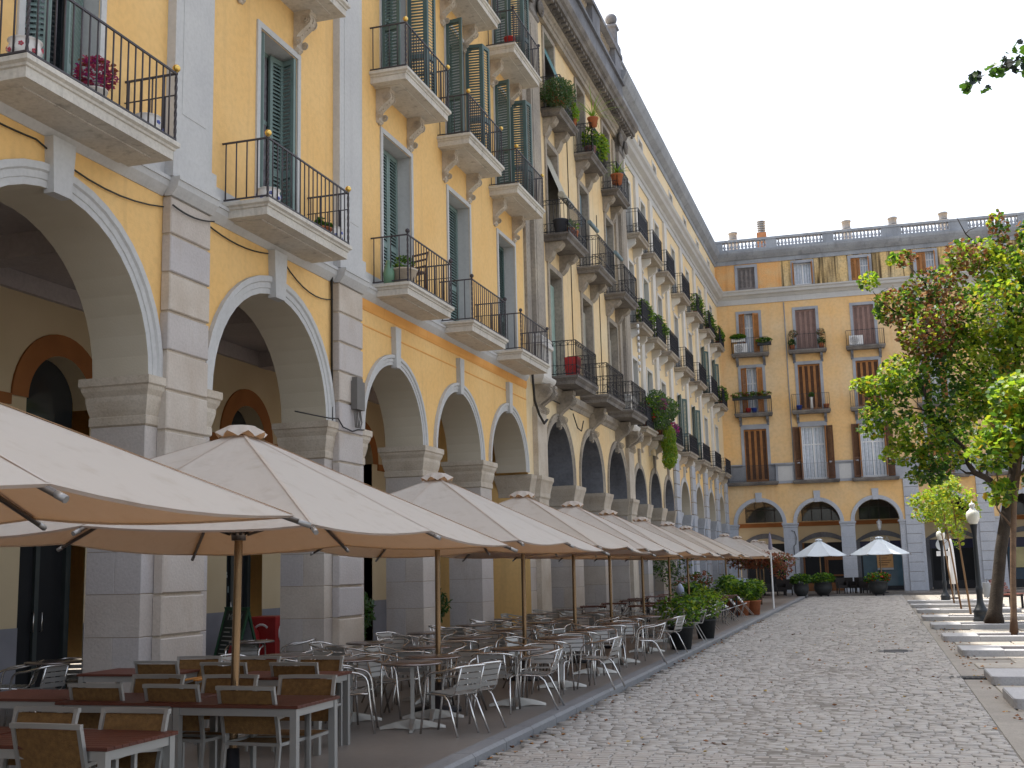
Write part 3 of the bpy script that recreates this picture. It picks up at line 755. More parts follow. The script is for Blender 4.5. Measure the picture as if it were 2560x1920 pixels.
# low sill band and balconies
q = FB.mb()
for a, b in [(31.0, 42.0)]: extr(q, a, b, [(6.55, WA), (6.55, WA + .03), (6.66, WA + .08), (6.72, WA + .16), (6.9, WA + .18), (6.9, WA)])
FB.put(q, 'belt_course', stone_old)
for fl, (vt, sl, d, wd, rh) in enumerate([(7.14, .24, .80, 2.60, 1.0), (11.36, .2, .66, 2.35, 1.0), (15.24, .2, .52, 2.10, 1.0)]):
    for k, u in enumerate(cB):
        u0, u1 = u - wd / 2, u + wd / 2
        mb = FB.mb(); rect_mould(mb, u0 + .1, u1 - .1, WA - .2, d - .1, [(0, vt - sl), (.02, vt - sl * .6), (.06, vt - sl * .45), (.1, vt - sl * .25), (.1, vt)])
        o = FB.put(mb, 'balcony', stone_dk)
        rail_iron(FB, o, u0, u1, vt, WA, d, rh, ironb)
        if fl:
            for cu in (u0 + .38, u1 - .38):
                q = FB.mb(); dd = d * .8
                q.prism([(vt - sl, WA), (vt - sl, WA + dd), (vt - sl - .08, WA + dd), (vt - sl - .2, WA + dd * .78), (vt - sl - .25, WA + dd * .5), (vt - sl - .42, WA + dd * .36), (vt - sl - .55, WA + .06), (vt - sl - .55, WA)], cu - .17, cu + .17, lambda a, b, c: (c, a, b))
                FB.put(q, 'corbel', stone_old)
# wall cables, lamp arm
q = FB.mb()
q.tube(sag((31.4, 6.5), (33.9, 6.5), .0, WA + .1), .02, 4)
q.tube([(34.0, 6.4, -.05), (34.4, 6.0, -.02), (34.8, 5.95, 0), (35.1, 6.3, 0)], .02, 5)
q.tube([(29.42, 6.9, .02), (29.46, 6.2, .05), (29.7, 5.85, .1), (30.1, 5.65, .12), (30.5, 5.8, .1)], .035, 5)
q.tube([(34.6, 16, WA + .02), (34.62, 11, WA + .02), (34.6, 7, WA + .02)], .015, 4); q.tube([(38.55, 14, WA + .02), (38.56, 7, WA + .02)], .015, 4); q.tube([(31.3, 11, WA + .02), (31.32, 7.2, WA + .02)], .02, 4)
FB.put(q, 'cable', MATS['black_cable'])
q = FB.mb(); q.box(29.3, 43, 6.4, 6.55, -4.1, WA - TH + .01); FB.put(q, 'arcade_ceiling', ceil_m)
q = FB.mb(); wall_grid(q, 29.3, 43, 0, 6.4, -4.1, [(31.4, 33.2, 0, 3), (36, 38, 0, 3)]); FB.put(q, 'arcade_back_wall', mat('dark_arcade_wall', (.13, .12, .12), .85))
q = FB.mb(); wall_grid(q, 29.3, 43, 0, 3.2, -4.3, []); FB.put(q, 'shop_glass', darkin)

# ------------------------------------------------------------------ buildings C and D : rest of the long side
def far_row(F, u0, u1, arches, bays, wallm, upm, spring, pil, balw, rust, netted, cornice_from=True):
    v = spring
    wn_ = [(u, 7.05, 9.95, 1.35) for u in bays] + [(u, 11.15, 13.9, 1.3) for u in bays] + [(u, 14.75, 17.3, 1.25) for u in bays] + [(u + .1, 18.95, 20.15, 1.1) for u in bays]
    mb = F.mb(); arcade_wall(mb, u0, u1, arches, spring, 6.7, WA); F.put(mb, 'wall', wallm)
    mb = F.mb(); wall_grid(mb, u0, u1, 6.7, 22.0, WA, [hole(*w) for w in wn_])
    mb.quad((u0, 21.3, WA - .01), (u1, 21.3, WA - .01), (u1, 21.3, -9), (u0, 21.3, -9)); mb.quad((u0, 0, -9), (u1, 0, -9), (u1, 21.3, -9), (u0, 21.3, -9)); mb.quad((u0, 18, WA), (u0, 18, -9), (u0, 21.3, -9), (u0, 21.3, WA))
    F.put(mb, 'upper_wall', upm)
    for c, r, st in arches: arch_ring(F, c, r, st, spring, WA, TH, .2, [soffit if rust else stone_gr, trim if rust else stone_old], .05, False, key=(spring + st + r - .04, 6.45 if rust else 6.3, .2, .26, .09))
    x = u0; ed = []
    for c, r, st in arches: ed.append((x, c - r)); x = c + r
    ed.append((x, u1))
    cp = [(0, spring - .55), (.03, spring - .5), (.03, spring - .42), (.1, spring - .12), (.12, spring)]
    for a, b in ed:
        if b - a > .25: pier(F, a, b, WA - TH, WA, spring - .55, stone_bl if not rust else stone_e, 5, cp, capmat=stone_cap if not rust else stone_e)
    for pu in pil:
        q = F.mb(); q.box(pu - .5, pu + .5, 0, 6.66, WA, -.03); o = F.put(q, 'pilaster', stone_joint)
        blocks(F, o, pu - .52, pu + .52, WA + .02, 0, 0, 6.66, 11, .035, stone_e, .012)
    q = F.mb(); extr(q, u0, u1, [(6.62, WA), (6.62, WA + .05), (6.75, WA + .12), (6.9, WA + .14), (6.9, WA)]); F.put(q, 'belt_course', trimw)
    for a in [u0 + .4] + [(p + r) / 2 for p, r in zip(bays, bays[1:])]:
        q = F.mb(); q.box(a - .34, a + .34, 6.92, 17.75, WA, WA + .10); F.put(q, 'strip_pilaster', trimw)
    for i, (u, v0, v1, wd) in enumerate(wn_):
        window(F, u, v0, v1, wd, WA, fr=.12, proud=.03, depth=.26, fm=trimw, glass_m=glass, sash=shutter_d)
        r_ = (i * 7 + int(u)) % 3
        if v0 > 18:
            if r_ == 0: closed_pair(F, u, v0, v1 - .12, wd - .24, WA - .14, shutter_gy, 2, 1)
        elif r_ == 0: closed_pair(F, u, v0, v1 - .12, wd - .24, WA - .16, shutter_d, 2)
        elif r_ == 1: open_pair(F, u, v0, v1 - .12, wd - .24, WA + .04, shutter_d, (152, 28), .36)
    for k, (vt, sl, rh) in enumerate([(7.03, .2, .85), (11.08, .19, .95), (14.7, .19, .98)]):
        for j, u in enumerate(bays):
            wd = balw + (.15 if k < 2 else 0); d = .50; a, b = u - wd / 2, u + wd / 2
            mb = F.mb(); rect_mould(mb, a + .08, b - .08, WA - .1, d - .08, [(0, vt - sl), (.02, vt - sl * .55), (.08, vt - sl * .3), (.08, vt)])
            o = F.put(mb, 'balcony', stone_old)
            rail_iron(F, o, a, b, vt, WA, d, rh, ironb, .13, True, False, screen=netting if netted[(j * 3 + k) % len(netted)] or j % 2 == 0 else None)
            for cu in (a + .3, b - .3): corbel(F, cu, vt - sl, .62, .40, .2, trimw if k else stone_cap, WA, False)
    q = F.mb()
    extr(q, u0, u1, [(17.82, WA), (17.82, WA + .05), (18.08, WA + .05), (18.10, WA + .10), (18.2, WA + .14), (18.3, WA + .34), (18.42, WA + .40), (18.5, WA + .5), (18.62, WA + .55), (18.7, WA + .2), (18.75, WA)]); F.put(q, 'cornice', trim)
    q = F.mb()
    extr(q, u0, u1, [(20.42, WA), (20.42, WA + .05), (20.66, WA + .06), (20.70, WA + .12), (20.85, WA + .3), (21.1, WA + .42), (21.24, WA + .45), (21.3, WA + .2), (21.32, WA)])
    q.box(u0, u1, 21.3, 21.98, WA - .32, WA + .06); q.box(u0, u1, 21.98, 22.1, WA - .36, WA + .12); F.put(q, 'upper_cornice', stone_up)
    q = F.mb(); q.box(u0, u1, 6.35, 6.5, -4.1, WA - TH + .01); F.put(q, 'arcade_ceiling', ceil_m)
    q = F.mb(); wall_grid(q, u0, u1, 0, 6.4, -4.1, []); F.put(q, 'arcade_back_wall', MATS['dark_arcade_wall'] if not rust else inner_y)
FC = Fac('pale_house', 'narrow pale house with grimy arches and plants spilling from its balconies', True, 43.0, (-8.5, 43.0, 0))
far_row(FC, 43.0, 52.6, [(44.55, 1.15, .2), (47.85, 1.2, .2), (51.15, 1.15, .2)], [44.5, 47.7, 51.0], cream, creamc, 4.2, [], 2.1, False, (0, 1, 1))
FD = Fac('white_pilaster_house', 'long pale house with white rusticated pilasters running to the corner of the square', True, 52.6, (-8.5, 52.6, 0))
far_row(FD, 52.6, 72.4, [(55.75, 1.35, .2), (60.45, 1.38, .2), (65.1, 1.38, .2), (69.5, 1.35, .2)], [55.5, 60.0, 64.6, 69.1], yellowd, creamc, 4.2, [53.2, 58.2, 62.8, 67.4, 71.6], 2.35, True, (1, 0, 1, 1))

# ------------------------------------------------------------------ building E : end of the square
FE = Fac('end_house', 'weathered orange house with stone balustrade closing the far end of the square', False, 0.0, (-8.5, 72.35, 0), R(1.7))
UE = 34.0
aE = [(1.80, 1.36, 0), (5.25, 1.26, 0), (8.61, 1.28, 0), (12.62, 1.38, 0), (16.9, 1.3, 0), (20.3, 1.3, 0), (23.7, 1.3, 0), (28, 1.3, 0)]
bE = [1.80, 5.25, 8.68, 12.5, 16.4, 20.2, 24.0, 28.0]
wE1 = [(u, 6.74, 10.14, 1.72) for u in bE]; wE2 = [(u, 10.98, 13.98, 1.66) for u in bE]; wE3 = [(u, 14.72, 17.42, 1.56) for u in bE]; wE4 = [(u, 18.82, 20.40, 1.40) for u in bE]
mb = FE.mb(); arcade_wall(mb, -.4, UE, aE, 4.16, 6.6, 0); wall_grid(mb, -.4, UE, 6.6, 17.9, 0, [hole(*w, .17) for w in wE1 + wE2 + wE3])
mb.quad((-3, 21.3, 0), (UE, 21.3, 0), (UE, 21.3, -9), (-3, 21.3, -9)); mb.quad((-3, 0, -9), (UE, 0, -9), (UE, 21.3, -9), (-3, 21.3, -9)); mb.quad((UE, 0, 0), (UE, 0, -9), (UE, 22, -9), (UE, 22, 0))
FE.put(mb, 'wall', yellowe)
mb = FE.mb(); wall_grid(mb, -.4, 3.95, 17.9, 20.5, 0, [hole(*w, .17) for w in wE4]); FE.put(mb, 'patched_attic_wall', atticr)
mb = FE.mb(); wall_grid(mb, 3.95, UE, 17.9, 20.5, 0, [hole(*w, .17) for w in wE4]); FE.put(mb, 'attic_wall', attice)
for c, r, st in aE: arch_ring(FE, c, r, st, 4.16, 0, .7, .22, [soffit, stone_e], .06, False, key=(4.16 + r - .05, 6.05, .32, .40, .10), key_mat=stone_e)
x = -.4; ed = []
for c, r, st in aE: ed.append((x, c - r)); x = c + r
ed.append((x, UE))
cpE = [(0, 3.88), (.025, 3.9), (.025, 3.98), (.07, 4.06), (.085, 4.1), (.085, 4.16)]
for a, b in ed: pier(FE, a, b, -.7, 0, 3.88, stone_e, 6, cpE, capmat=stone_e, gap=.006)
for pu in (10.22, 14.25):
    q = FE.mb(); q.box(pu + .02, pu + .84, 0, 6.6, 0, .06); o = FE.put(q, 'pilaster', stone_joint); blocks(FE, o, pu, pu + .86, .02, .10, .0, 6.6, 12, .02, stone_e, .01)
# grey belt with panels
bx = -.4
for u in bE + [UE + .86]:
    q = FE.mb(); q.box(bx, u - .865, 6.62, 7.66, -.02, .06); extr(q, bx, u - .865, [(7.66, 0), (7.66, .10), (7.74, .16), (7.8, .16), (7.8, 0)]); FE.put(q, 'grey_belt', stone_fr); bx = u + .865
q = FE.mb(); q.box(-.4, UE, 6.56, 6.619, -.02, .07); FE.put(q, 'belt_sill', stone_fr)
for a, b in [(.0, 3.0), (3.95, 6.6), (7.4, 10.0), (11.2, 13.9), (15.0, 17.8), (18.8, 21.6)]:
    q = FE.mb(); rect_mould(q, a, b, 0, .3, [(0, 6.5), (.03, 6.55), (.06, 6.62), (.06, 6.7)]); FE.put(q, 'balcony_slab', stone_dk)
for a, b in [(3.05, 3.9), (6.65, 7.35)]:
    q = FE.mb(); q.box(a, b, 6.72, 7.6, .06, .075); FE.put(q, 'light_panel', trim)
# windows floor by floor, with the shutters as they stand in the photograph
def eset(u, v0, v1, wd, kind, fr=.17):
    iwd = wd - 2 * fr; t = v1 - fr
    cur = curtain if kind in ('open', 'openw', 'half', 'slim') else None
    window(FE, u, v0, v1, wd, 0, fr=fr, proud=.05, depth=.22, fm=stone_fr, glass_m=glassb if cur else glass, sash=white_p if cur else shutter_k, bars=(2, (.66,)) if kind != 'slim' else (2, ()), curtain_m=cur)
    if kind == 'closed': closed_pair(FE, u, v0, t, iwd, -.08, shutter_b, 4, 1, shutter_k)
    if kind == 'mauve': closed_pair(FE, u, v0, t, iwd, -.08, shutter_m, 4, 1, shutter_m)
    if kind == 'grey': closed_pair(FE, u, v0, t, iwd, -.08, shutter_gy, 4, 1, shutter_gy)
    if kind == 'open':
        shutter(FE, u - iwd / 2, v0 + .01, .0, .40, t - v0 - .02, 28, shutter_b, 2); shutter(FE, u + iwd / 2, v0 + .01, .0, .40, t - v0 - .02, 152, shutter_b, 2)
    if kind == 'openw':
        shutter(FE, u - iwd / 2, v0 + .01, .07, .50, t - v0 - .02, 165, shutter_k, 2, .065, shutter_k); shutter(FE, u + iwd / 2, v0 + .01, .07, .50, t - v0 - .02, 15, shutter_k, 2, .065, shutter_k)
        for s in (-1, 1): shutter(FE, u + s * (iwd / 2 + .03), v0 + .01, .09, .16, t - v0 - .02, 80 if s > 0 else 100, shutter_b, 1)
    if kind == 'half':
        shutter(FE, u - iwd / 2, v0 + .01, -.05, iwd / 4, t - v0 - .02, 0, shutter_b, 1); shutter(FE, u - iwd / 4 + .005, v0 + .01, -.05, iwd / 4, t - v0 - .02, 0, shutter_b, 1); shutter(FE, u + iwd / 2, v0 + .01, .06, .24, t - v0 - .02, 100, shutter_b, 1)
    if kind == 'slim':
        for s in (-1, 1): shutter(FE, u + s * (iwd / 2), v0 + .01, .06, .24, t - v0 - .02, 75 if s > 0 else 105, shutter_b, 1)
for (rows, kinds) in ((wE1, ['closed', 'openw', 'openw', 'closed', 'openw', 'closed', 'closed', 'closed']), (wE2, ['open', 'closed', 'closed', 'open', 'closed', 'closed', 'closed', 'closed']),
                      (wE3, ['open', 'mauve', 'mauve', 'closed', 'open', 'closed', 'closed', 'closed']), (wE4, ['grey', 'slim', 'half', 'half', 'closed', 'closed', 'closed', 'closed'])):
    for (u, v0, v1, wd), k in zip(rows, kinds): eset(u, v0, v1, wd, k)
for vt, rh in ((14.68, .95), (10.94, .98)):
    for u in bE:
        a, b = u - 1.15, u + 1.15
        mb = FE.mb(); rect_mould(mb, a + .06, b - .06, -.1, .46, [(0, vt - .22), (.03, vt - .14), (.06, vt - .08), (.06, vt)]); o = FE.put(mb, 'balcony', stone_dk)
        rail_iron(FE, o, a, b, vt, 0, .52, rh, ironb, .12, False)
        for s in (-1, 1): corbel(FE, u + s * .82, vt - .22, .55, .36, .16, stone_gr, 0, False)
        q = FE.mb(); q.box(u - .83, u + .83, vt - .82, vt - .68, 0, .055); FE.put(q, 'lintel_band', stone_fr)
for u, (a, b) in zip(bE[:5], [(-.0, 2.95), (4.45, 6.05), (7.85, 9.5), (11.6, 13.4), (15.6, 17.2)]):
    o = FE.put(FE.mb().box(a, b, 6.70, 6.72, .05, .34), 'balcony', stone_dk)
    rail_iron(FE, o, a, b, 6.72, .1, .36, .98, ironb if u < 3 else mat('pale_iron', (.30, .32, .36), .5), .065 if u < 3 else .12, False)
# cornices and balustrade
q = FE.mb(); extr(q, -.4, UE, [(17.86, 0), (17.86, .05), (18.2, .055), (18.22, .10), (18.35, .2), (18.42, .36), (18.55, .40), (18.62, .48), (18.70, .5), (18.78, .1), (18.8, 0)]); FE.put(q, 'cornice', trim)
q = FE.mb(); extr(q, -.2, UE, [(20.46, 0), (20.46, .05), (20.72, .06), (20.74, .14), (20.95, .32), (21.12, .42), (21.26, .44), (21.30, .2), (21.32, 0)]); FE.put(q, 'upper_cornice', stone_up)
q = FE.mb(); q.box(-.3, UE, 21.3, 21.46, -.34, .08); q.box(-.3, UE, 21.94, 22.08, -.36, .10)
solids = [(-.3, .43), (3.10, 3.80), (6.57, 7.26), (10.06, 11.25), (13.97, 15.08), (17.85, 18.6), (21.4, 22.2), (25, 26), (29, 30)]
for a, b in solids: q.box(a, b, 21.46, 21.94, -.3, .06)
o = FE.put(q, 'balustrade', stone_up)
bEm = baluster_mesh(.48, .095, stone_e)
for (a, b), (c, d) in zip(solids, solids[1:]):
    n = round((c - b) / .215)
    for i in range(n): link('baluster', bEm, o, FE.T(b + (c - b) * (i + .5) / n, 21.46, -.13))
for u, h, sp in [(.97, .36, 0), (2.81, .95, 1), (8.1, .42, 0), (10.9, .34, 0), (13.9, .34, 0)]:
    q = MB(); c = Vector(FE.T(u, 0, -2.0)); ch = .62
    q.box(c[0] - .3, c[0] + .3, c[1] - .3, c[1] + .3, 21.3, (22.3 if sp else 22.0) + ch)
    o = FE.put(q, 'chimney', mat('brick_stack', (.42, .2, .1), .9) if sp else trim)
    q = MB()
    if sp:
        for k in range(5): q.lathe([(.2, 22.3 + .15 * k), (.27, 22.32 + .15 * k), (.27, 22.38 + .15 * k), (.2, 22.40 + .15 * k)], 14, (c[0], c[1], ch))
        q.lathe([(.16, 22.3), (.16, 23.05), (.28, 23.05), (.28, 23.1), (.01, 23.14)], 14, (c[0], c[1], ch))
    else: q.lathe([(.26, 22.05), (.26, 22.05 + h), (.30, 22.06 + h), (.30, 22.16 + h), (.01, 22.18 + h)], 16, (c[0], c[1], ch))
    FE.put(q, 'chimney_pot', mat('zinc', (.30, .31, .33), .5), o)
# arcade inside of the end house
IW = -3.6
q = FE.mb(); q.box(-1, UE, 6.0, 6.15, IW, -.69); FE.put(q, 'arcade_ceiling', ceil_m)
shopc = [1.9, 5.4, 8.9, 13.0, 17.3]
q = FE.mb(); wall_grid(q, -1, UE, 3.0, 6.0, IW, [(c - 1.25, c + 1.25, 4.35, 6.0) for c in shopc]); 
x = -1
for c in shopc: q.quad((x, 0, IW), (c - 1.3, 0, IW), (c - 1.3, 3.0, IW), (x, 3.0, IW)); x = c + 1.3
q.quad((x, 0, IW), (UE, 0, IW), (UE, 3, IW), (x, 3, IW))
FE.put(q, 'arcade_back_wall', inner_y)
q = FE.mb(); q.box(-1, UE, 4.05, 4.3, IW, IW + .10); FE.put(q, 'orange_string_band', inner_o)
for i, c in enumerate(shopc):
    o = FE.put(FE.mb().box(c - 1.24, c + 1.24, 4.36, 6.0, IW - .12, IW - .08), 'lunette_glass', glass)
    q = FE.mb()
    for k in range(5): x = c - 1.2 + .6 * k; q.box(x - .03, x + .03, 4.36, 6.0, IW - .079, IW - .03)
    q.box(c - 1.24, c + 1.24, 5.1, 5.17, IW - .078, IW - .035); FE.put(q, 'lunette_bars', ironb, o)
    # segmental stone surround of the shop opening
    q = FE.mb(); n = 12; pts_o = []; pts_i = []
    for k in range(n + 1):
        t = k / n * 2 - 1; pts_i.append((c + 1.3 * t, 3.0 + .34 * (1 - t * t))); pts_o.append((c + 1.62 * t, 3.0 + .68 * (1 - t * t) - .02))
    for (a, b), (a2, b2), (p, r_), (p2, r2) in zip(pts_i, pts_i[1:], pts_o, pts_o[1:]): q.quad((a, b, IW + .06), (a2, b2, IW + .06), (p2, r2, IW + .06), (p, r_, IW + .06))
    q.box(c - 1.62, c - 1.3, 0, 2.99, IW - .05, IW + .06); q.box(c + 1.3, c + 1.62, 0, 2.99, IW - .05, IW + .06); FE.put(q, 'shop_surround', stone_gr, o)
    sg = FE.mb(); sg.box(c - 1.3, c + 1.3, .1, 3.36, IW - .16, IW - .12); shop = FE.put(sg, 'shop_window', [darkin, darkin, mat('teal_shop_glass', (.10, .17, .22), .12), darkin, mat('blue_shop_glass', (.02, .07, .13), .12)][i])
    q = FE.mb(); fm_ = [ironb, mat('shop_wood', (.22, .09, .03), .5), ironb, ironb, ironb][i]
    for x in (-1.28, 0, .12, 1.22) if i == 1 else (-1.28, 1.22): q.box(c + x, c + x + .1, 0, 3.2, IW - .118, IW - .04)
    q.box(c - 1.28, c + 1.3, 0, .5 if i != 2 else .25, IW - .117, IW - .05)
    if i == 1: q.box(c + .1, c + 1.3, 1.9, 2.15, IW - .116, IW - .05); q.box(c + .1, c + 1.3, .9, 1.0, IW - .116, IW - .05)
    FE.put(q, 'shop_frame', fm_, shop)
    if i in (2, 3, 4):
        FE.put(FE.mb().box(c - 1.28, c + 1.28, 2.45, 3.3, IW - .10, IW - .03), 'fascia', mat('navy_fascia', (.012, .014, .06), .35), shop)
def text(F, s, size, u, v, w, mt, name='lettering', parent=None):
    cu = bpy.data.curves.new('t', 'FONT'); cu.body = s; cu.size = size; cu.align_x = 'CENTER'; cu.extrude = .012
    to = bpy.data.objects.new('t', cu); COL.objects.link(to)
    me = bpy.data.meshes.new_from_object(to.evaluated_get(bpy.context.evaluated_depsgraph_get()))
    bpy.data.objects.remove(to); me.materials.clear(); me.materials.append(mt)
    return link(name, me, parent or F.root, F.T(u, v, w), (math.pi / 2, 0, math.pi / 2 if F.left else 0))
text(FE, 'BBVA', .50, 8.80, 2.92, IW - .01, white_p)
q = FE.mb(); q.box(8.55, 9.5, 1.35, 2.35, IW - .02, IW + .0); q.box(8.55, 9.5, 1.22, 1.34, IW - .02, IW + .002, 1)
po = FE.put(q, 'orange_poster', [mat('orange_paper', (.70, .40, .17), .7), mat('grey_paper', (.5, .52, .56), .7)])
q = FE.mb()
for k in range(6): q.box(8.65, 9.4 - .12 * (k % 3), 2.2 - .14 * k, 2.24 - .14 * k, IW + .001, IW + .004)
FE.put(q, 'printed_lines', mat('brown_ink', (.22, .10, .05), .8), po)
q = FE.mb(); q.box(16.5, 17.4, 1.2, 2.4, IW - .02, IW + .0); FE.put(q, 'yellow_poster', mat('yellow_paper', (.70, .62, .33), .7))
# lantern hanging in the third arch
q = FE.mb(); q.T = I3; c = FE.T(8.75, 3.62, -.9)
q.lathe([(.03, .62), (.05, .58), (.16, .48), (.15, .46), (.10, .08), (.06, .0), (.02, -.05)], 6, c, 0, False); o = FE.put(q, 'lantern', mat('lantern_glass', (.55, .56, .58), .3))
q = FE.mb(); q.tube([(8.75, 4.22, -.9), (8.75, 6.0, -.9)], .012, 5); FE.put(q, 'lantern_chain', ironb, o)
# downpipe and wall cables
q = FE.mb(); q.tube([(4.0, 6.6, .05), (4.02, 9, .05), (4.0, 13, .05), (4.0, 17.8, .05)], .03, 6); FE.put(q, 'downpipe', MATS['zinc'])
q = FE.mb(); q.tube([(3.62, 3.7, .04), (3.8, 3.65, .06), (3.9, 3.3, .06), (3.85, 2.9, .06), (3.72, 2.75, .06), (3.74, 1.5, .05), (3.78, .1, .05)], .022, 5); FE.put(q, 'cable', MATS['black_cable'])

# ------------------------------------------------------------------ ground, road, terrace, pavement
KX = -3.85
def structure(name, mb, mats): return tag(mb.build(name, mats), kind='structure')
q = MB(); q.quad((-300, -100, -.30), (300, -100, -.30), (300, 400, -.30), (-300, 400, -.30)); structure('ground', q, ground_m)
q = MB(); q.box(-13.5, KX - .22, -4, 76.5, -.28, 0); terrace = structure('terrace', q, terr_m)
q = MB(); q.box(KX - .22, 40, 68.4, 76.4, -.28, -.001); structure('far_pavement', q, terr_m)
kb = MB(); kb.add([(0, .006, -.28), (.22, .006, -.28), (.22, .994, -.28), (0, .994, -.28), (0, .006, .001), (.19, .006, .001), (.22, .006, -.03), (.22, .994, -.03), (.19, .994, .001), (0, .994, .001)],
                  [(4, 5, 8, 9), (5, 6, 7, 8), (6, 1, 2, 7), (0, 1, 6, 5, 4), (9, 8, 7, 2, 3), (0, 4, 9, 3)])
kme = kb.mesh('kerb_stone', kerb_m)
for i in range(72): link('kerb_stone', kme, terrace, (KX - .22, -4 + i, 0))
q = MB(); q.box(KX + .001, 1.16, -4, 68.39, -.29, -.116); road = structure('road', q, mortar)
# cobbles: the nearest 300 in view are objects, the rest one mass
def in_view(x, y, z=-.1, m=1.02):
    d = Vector((x, y, z)) - Vector((0, 0, 1.75)); zz = d.dot(fw)
    return zz > 0 and abs(d.dot(ir) / zz) < m * 1280 / 2900 and abs(d.dot(iu) / zz) < m * 960 / 2900
stones = []
y = 7.5; row = 0
while y < 68.2:
    dy = .100 + .02 * rng.random() + (.0 if y < 40 else .06)
    x = KX + .02 - .08 * rng.random()
    while x < 1.1:
        dx = .12 + .11 * rng.random() + (.0 if y < 40 else .08)
        if x > KX: stones.append((x, y, min(dx, 1.14 - x) - .007, dy - .018))
        x += dx
    y += dy; row += 1
stones.sort(key=lambda s: (not in_view(s[0] + s[2] / 2, s[1]), s[1]))
ctop = []
for k in range(8):
    j = lambda a: a + random.uniform(-.05, .05)
    mb = MB()
    mb.add([(-.5, -.5, -.05), (.5, -.5, -.05), (.5, .5, -.05), (-.5, .5, -.05), (j(-.48), j(-.47), -.008), (j(.48), j(-.47), -.008), (j(.48), j(.47), -.008), (j(-.48), j(.47), -.008),
            (j(-.42), j(-.40), .0), (j(.42), j(-.40), .001), (j(.42), j(.40), .0), (j(-.42), j(.40), .001)],
           [(0, 1, 5, 4), (1, 2, 6, 5), (2, 3, 7, 6), (3, 0, 4, 7), (4, 5, 9, 8), (5, 6, 10, 9), (6, 7, 11, 10), (7, 4, 8, 11), (8, 9, 10, 11)])
    ctop.append((mb.mesh('cobblestone', road_c), np.array(mb.v), np.array(mb.f)))
def dip(x, y): return -.100 - .012 * math.cos((x + 1.35) * 1.2) + .006 * math.sin(y * 1.3 + x) * math.sin(x * 2.1)
for x, y, a, b in stones[:300]:
    link('cobblestone', random.choice(ctop)[0], road, (x + a / 2, y + b / 2, dip(x, y) + random.uniform(-.003, .003)), (random.uniform(-.018, .018), random.uniform(-.018, .018), random.uniform(-.03, .03)), (a, b, 1))
rest = stones[300:]
V = []; Fq = []; o = 0
for i, (x, y, a, b) in enumerate(rest):
    me, v, f = ctop[i % 8]
    t = v * np.array([a, b, 1]) + np.array([x + a / 2, y + b / 2, dip(x, y) + random.uniform(-.006, .006)])
    t[:, 2] += (v[:, 0] * random.uniform(-.012, .012) + v[:, 1] * random.uniform(-.012, .012)) * (v[:, 2] > -.04)
    V.append(t); Fq.append(f + o); o += len(v)
m = link('cobblestones', arr_mesh('cobblestones', np.concatenate(V), np.concatenate(Fq), road_m), road); m['kind'] = 'stuff'
q = MB(); q.lathe([(.001, .0), (.30, .0), (.34, .004), (.36, -.03)], 24, (.22, 25.8, -.085))
for k in range(8): q.box(-.02, .46, 25.58 + .06 * k, 25.60 + .06 * k, -.084, -.078)
tag(q.build('manhole_cover', mat('cast_iron', (.12, .12, .125), .6)), 'round cast-iron manhole cover set in the cobbles', 'manhole cover')
q = MB(); q.box(1.155, 1.50, -4, 68.389, -.29, -.108); structure('sandy_strip', q, sand_m)
q = MB(); q.box(1.49, 30, -4, 68.388, -.295, -.125); pave = structure('pavement', q, sand_m)
sl = MB(); sl.cbox(0, 1.17, 0, .97, -.05, .022, .008); slm = sl.mesh('paving_slab', slab_m)
row = 0; y = 12.0; ns = 0
while y < 67:
    x = 1.53 - (.5 if row % 2 else 0)
    while x < 8.5:
        if x > 1.5 and in_view(x + .3, y + .5, m=1.15): link('paving_slab', slm, pave, (x, y, -.125 + random.uniform(-.003, .004)), (0, 0, random.uniform(-.004, .004)))
        x += 1.2
    y += 1.0; row += 1
# raised tree pits along the pavement edge
pits = [(1.49, 16.02), (1.49, 18.99), (1.42, 24.39), (1.31, 28.8), (1.27, 33.96), (1.2, 38.62), (1.2, 44.06), (1.14, 49.1), (1.1, 53.84)]
ordn = ['first', 'second', 'third', 'fourth', 'fifth', 'sixth', 'seventh', 'eighth', 'ninth', 'tenth', 'eleventh', 'twelfth', 'thirteenth', 'fourteenth', 'fifteenth', 'sixteenth', 'seventeenth']
for i, (x, y) in enumerate(pits):
    t = thing('tree_pit', f'raised grey granite tree pit beside the cobbles, {ordn[i]} from the camera', 'tree pit', (x, y, -.105), 0, 'tree pits along the pavement')
    H = .125; D = 1.45
    def stone(a0, a1, b0, b1, rnd=False):
        q = MB(); c = .10 if rnd else .02
        if rnd:
            pl = [(a0 + .14 * (1 - math.sin(R(k * 22.5))), b0 + .14 * (1 - math.cos(R(k * 22.5)))) for k in range(4, -1, -1)]
            pl = [(a0, b1)] + [(a0, b0 + .14), (a0 + .01, b0 + .09), (a0 + .04, b0 + .04), (a0 + .09, b0 + .01), (a0 + .14, b0)] + [(a1, b0), (a1, b1)]
            q.prism(pl, 0, H - .012); q.prism([(min(max(p, a0 + .012), a1 - .012), min(max(r_, b0 + .012), b1 - .012)) for p, r_ in pl], H - .012, H)
        else:
            q.cbox(a0, a1, b0, b1, 0, H, .012)
        q.build('granite_block', pit_m, t)
    stone(0, .78, 0, D, True); stone(.785, 3.4, 0, .34); stone(.785, 3.4, D - .22, D); stone(2.75, 3.4, .345, D - .225)
    MB().box(.785, 2.745, .345, D - .225, 0, H - .07).build('soil', soil_m, t)
q = MB(); q.box(-.28, .28, -.2, .2, -.01, .012)
for k in range(6): q.box(-.24 + .085 * k, -.2 + .085 * k, -.16, .16, .012, .018)
o = tag(q.build('drain_grate', mat('black_grate', (.03, .03, .032), .6)), 'dark square drain grate in the sandy strip by the second tree pit', 'drain'); o.location = (1.22, 20.1, -.1)

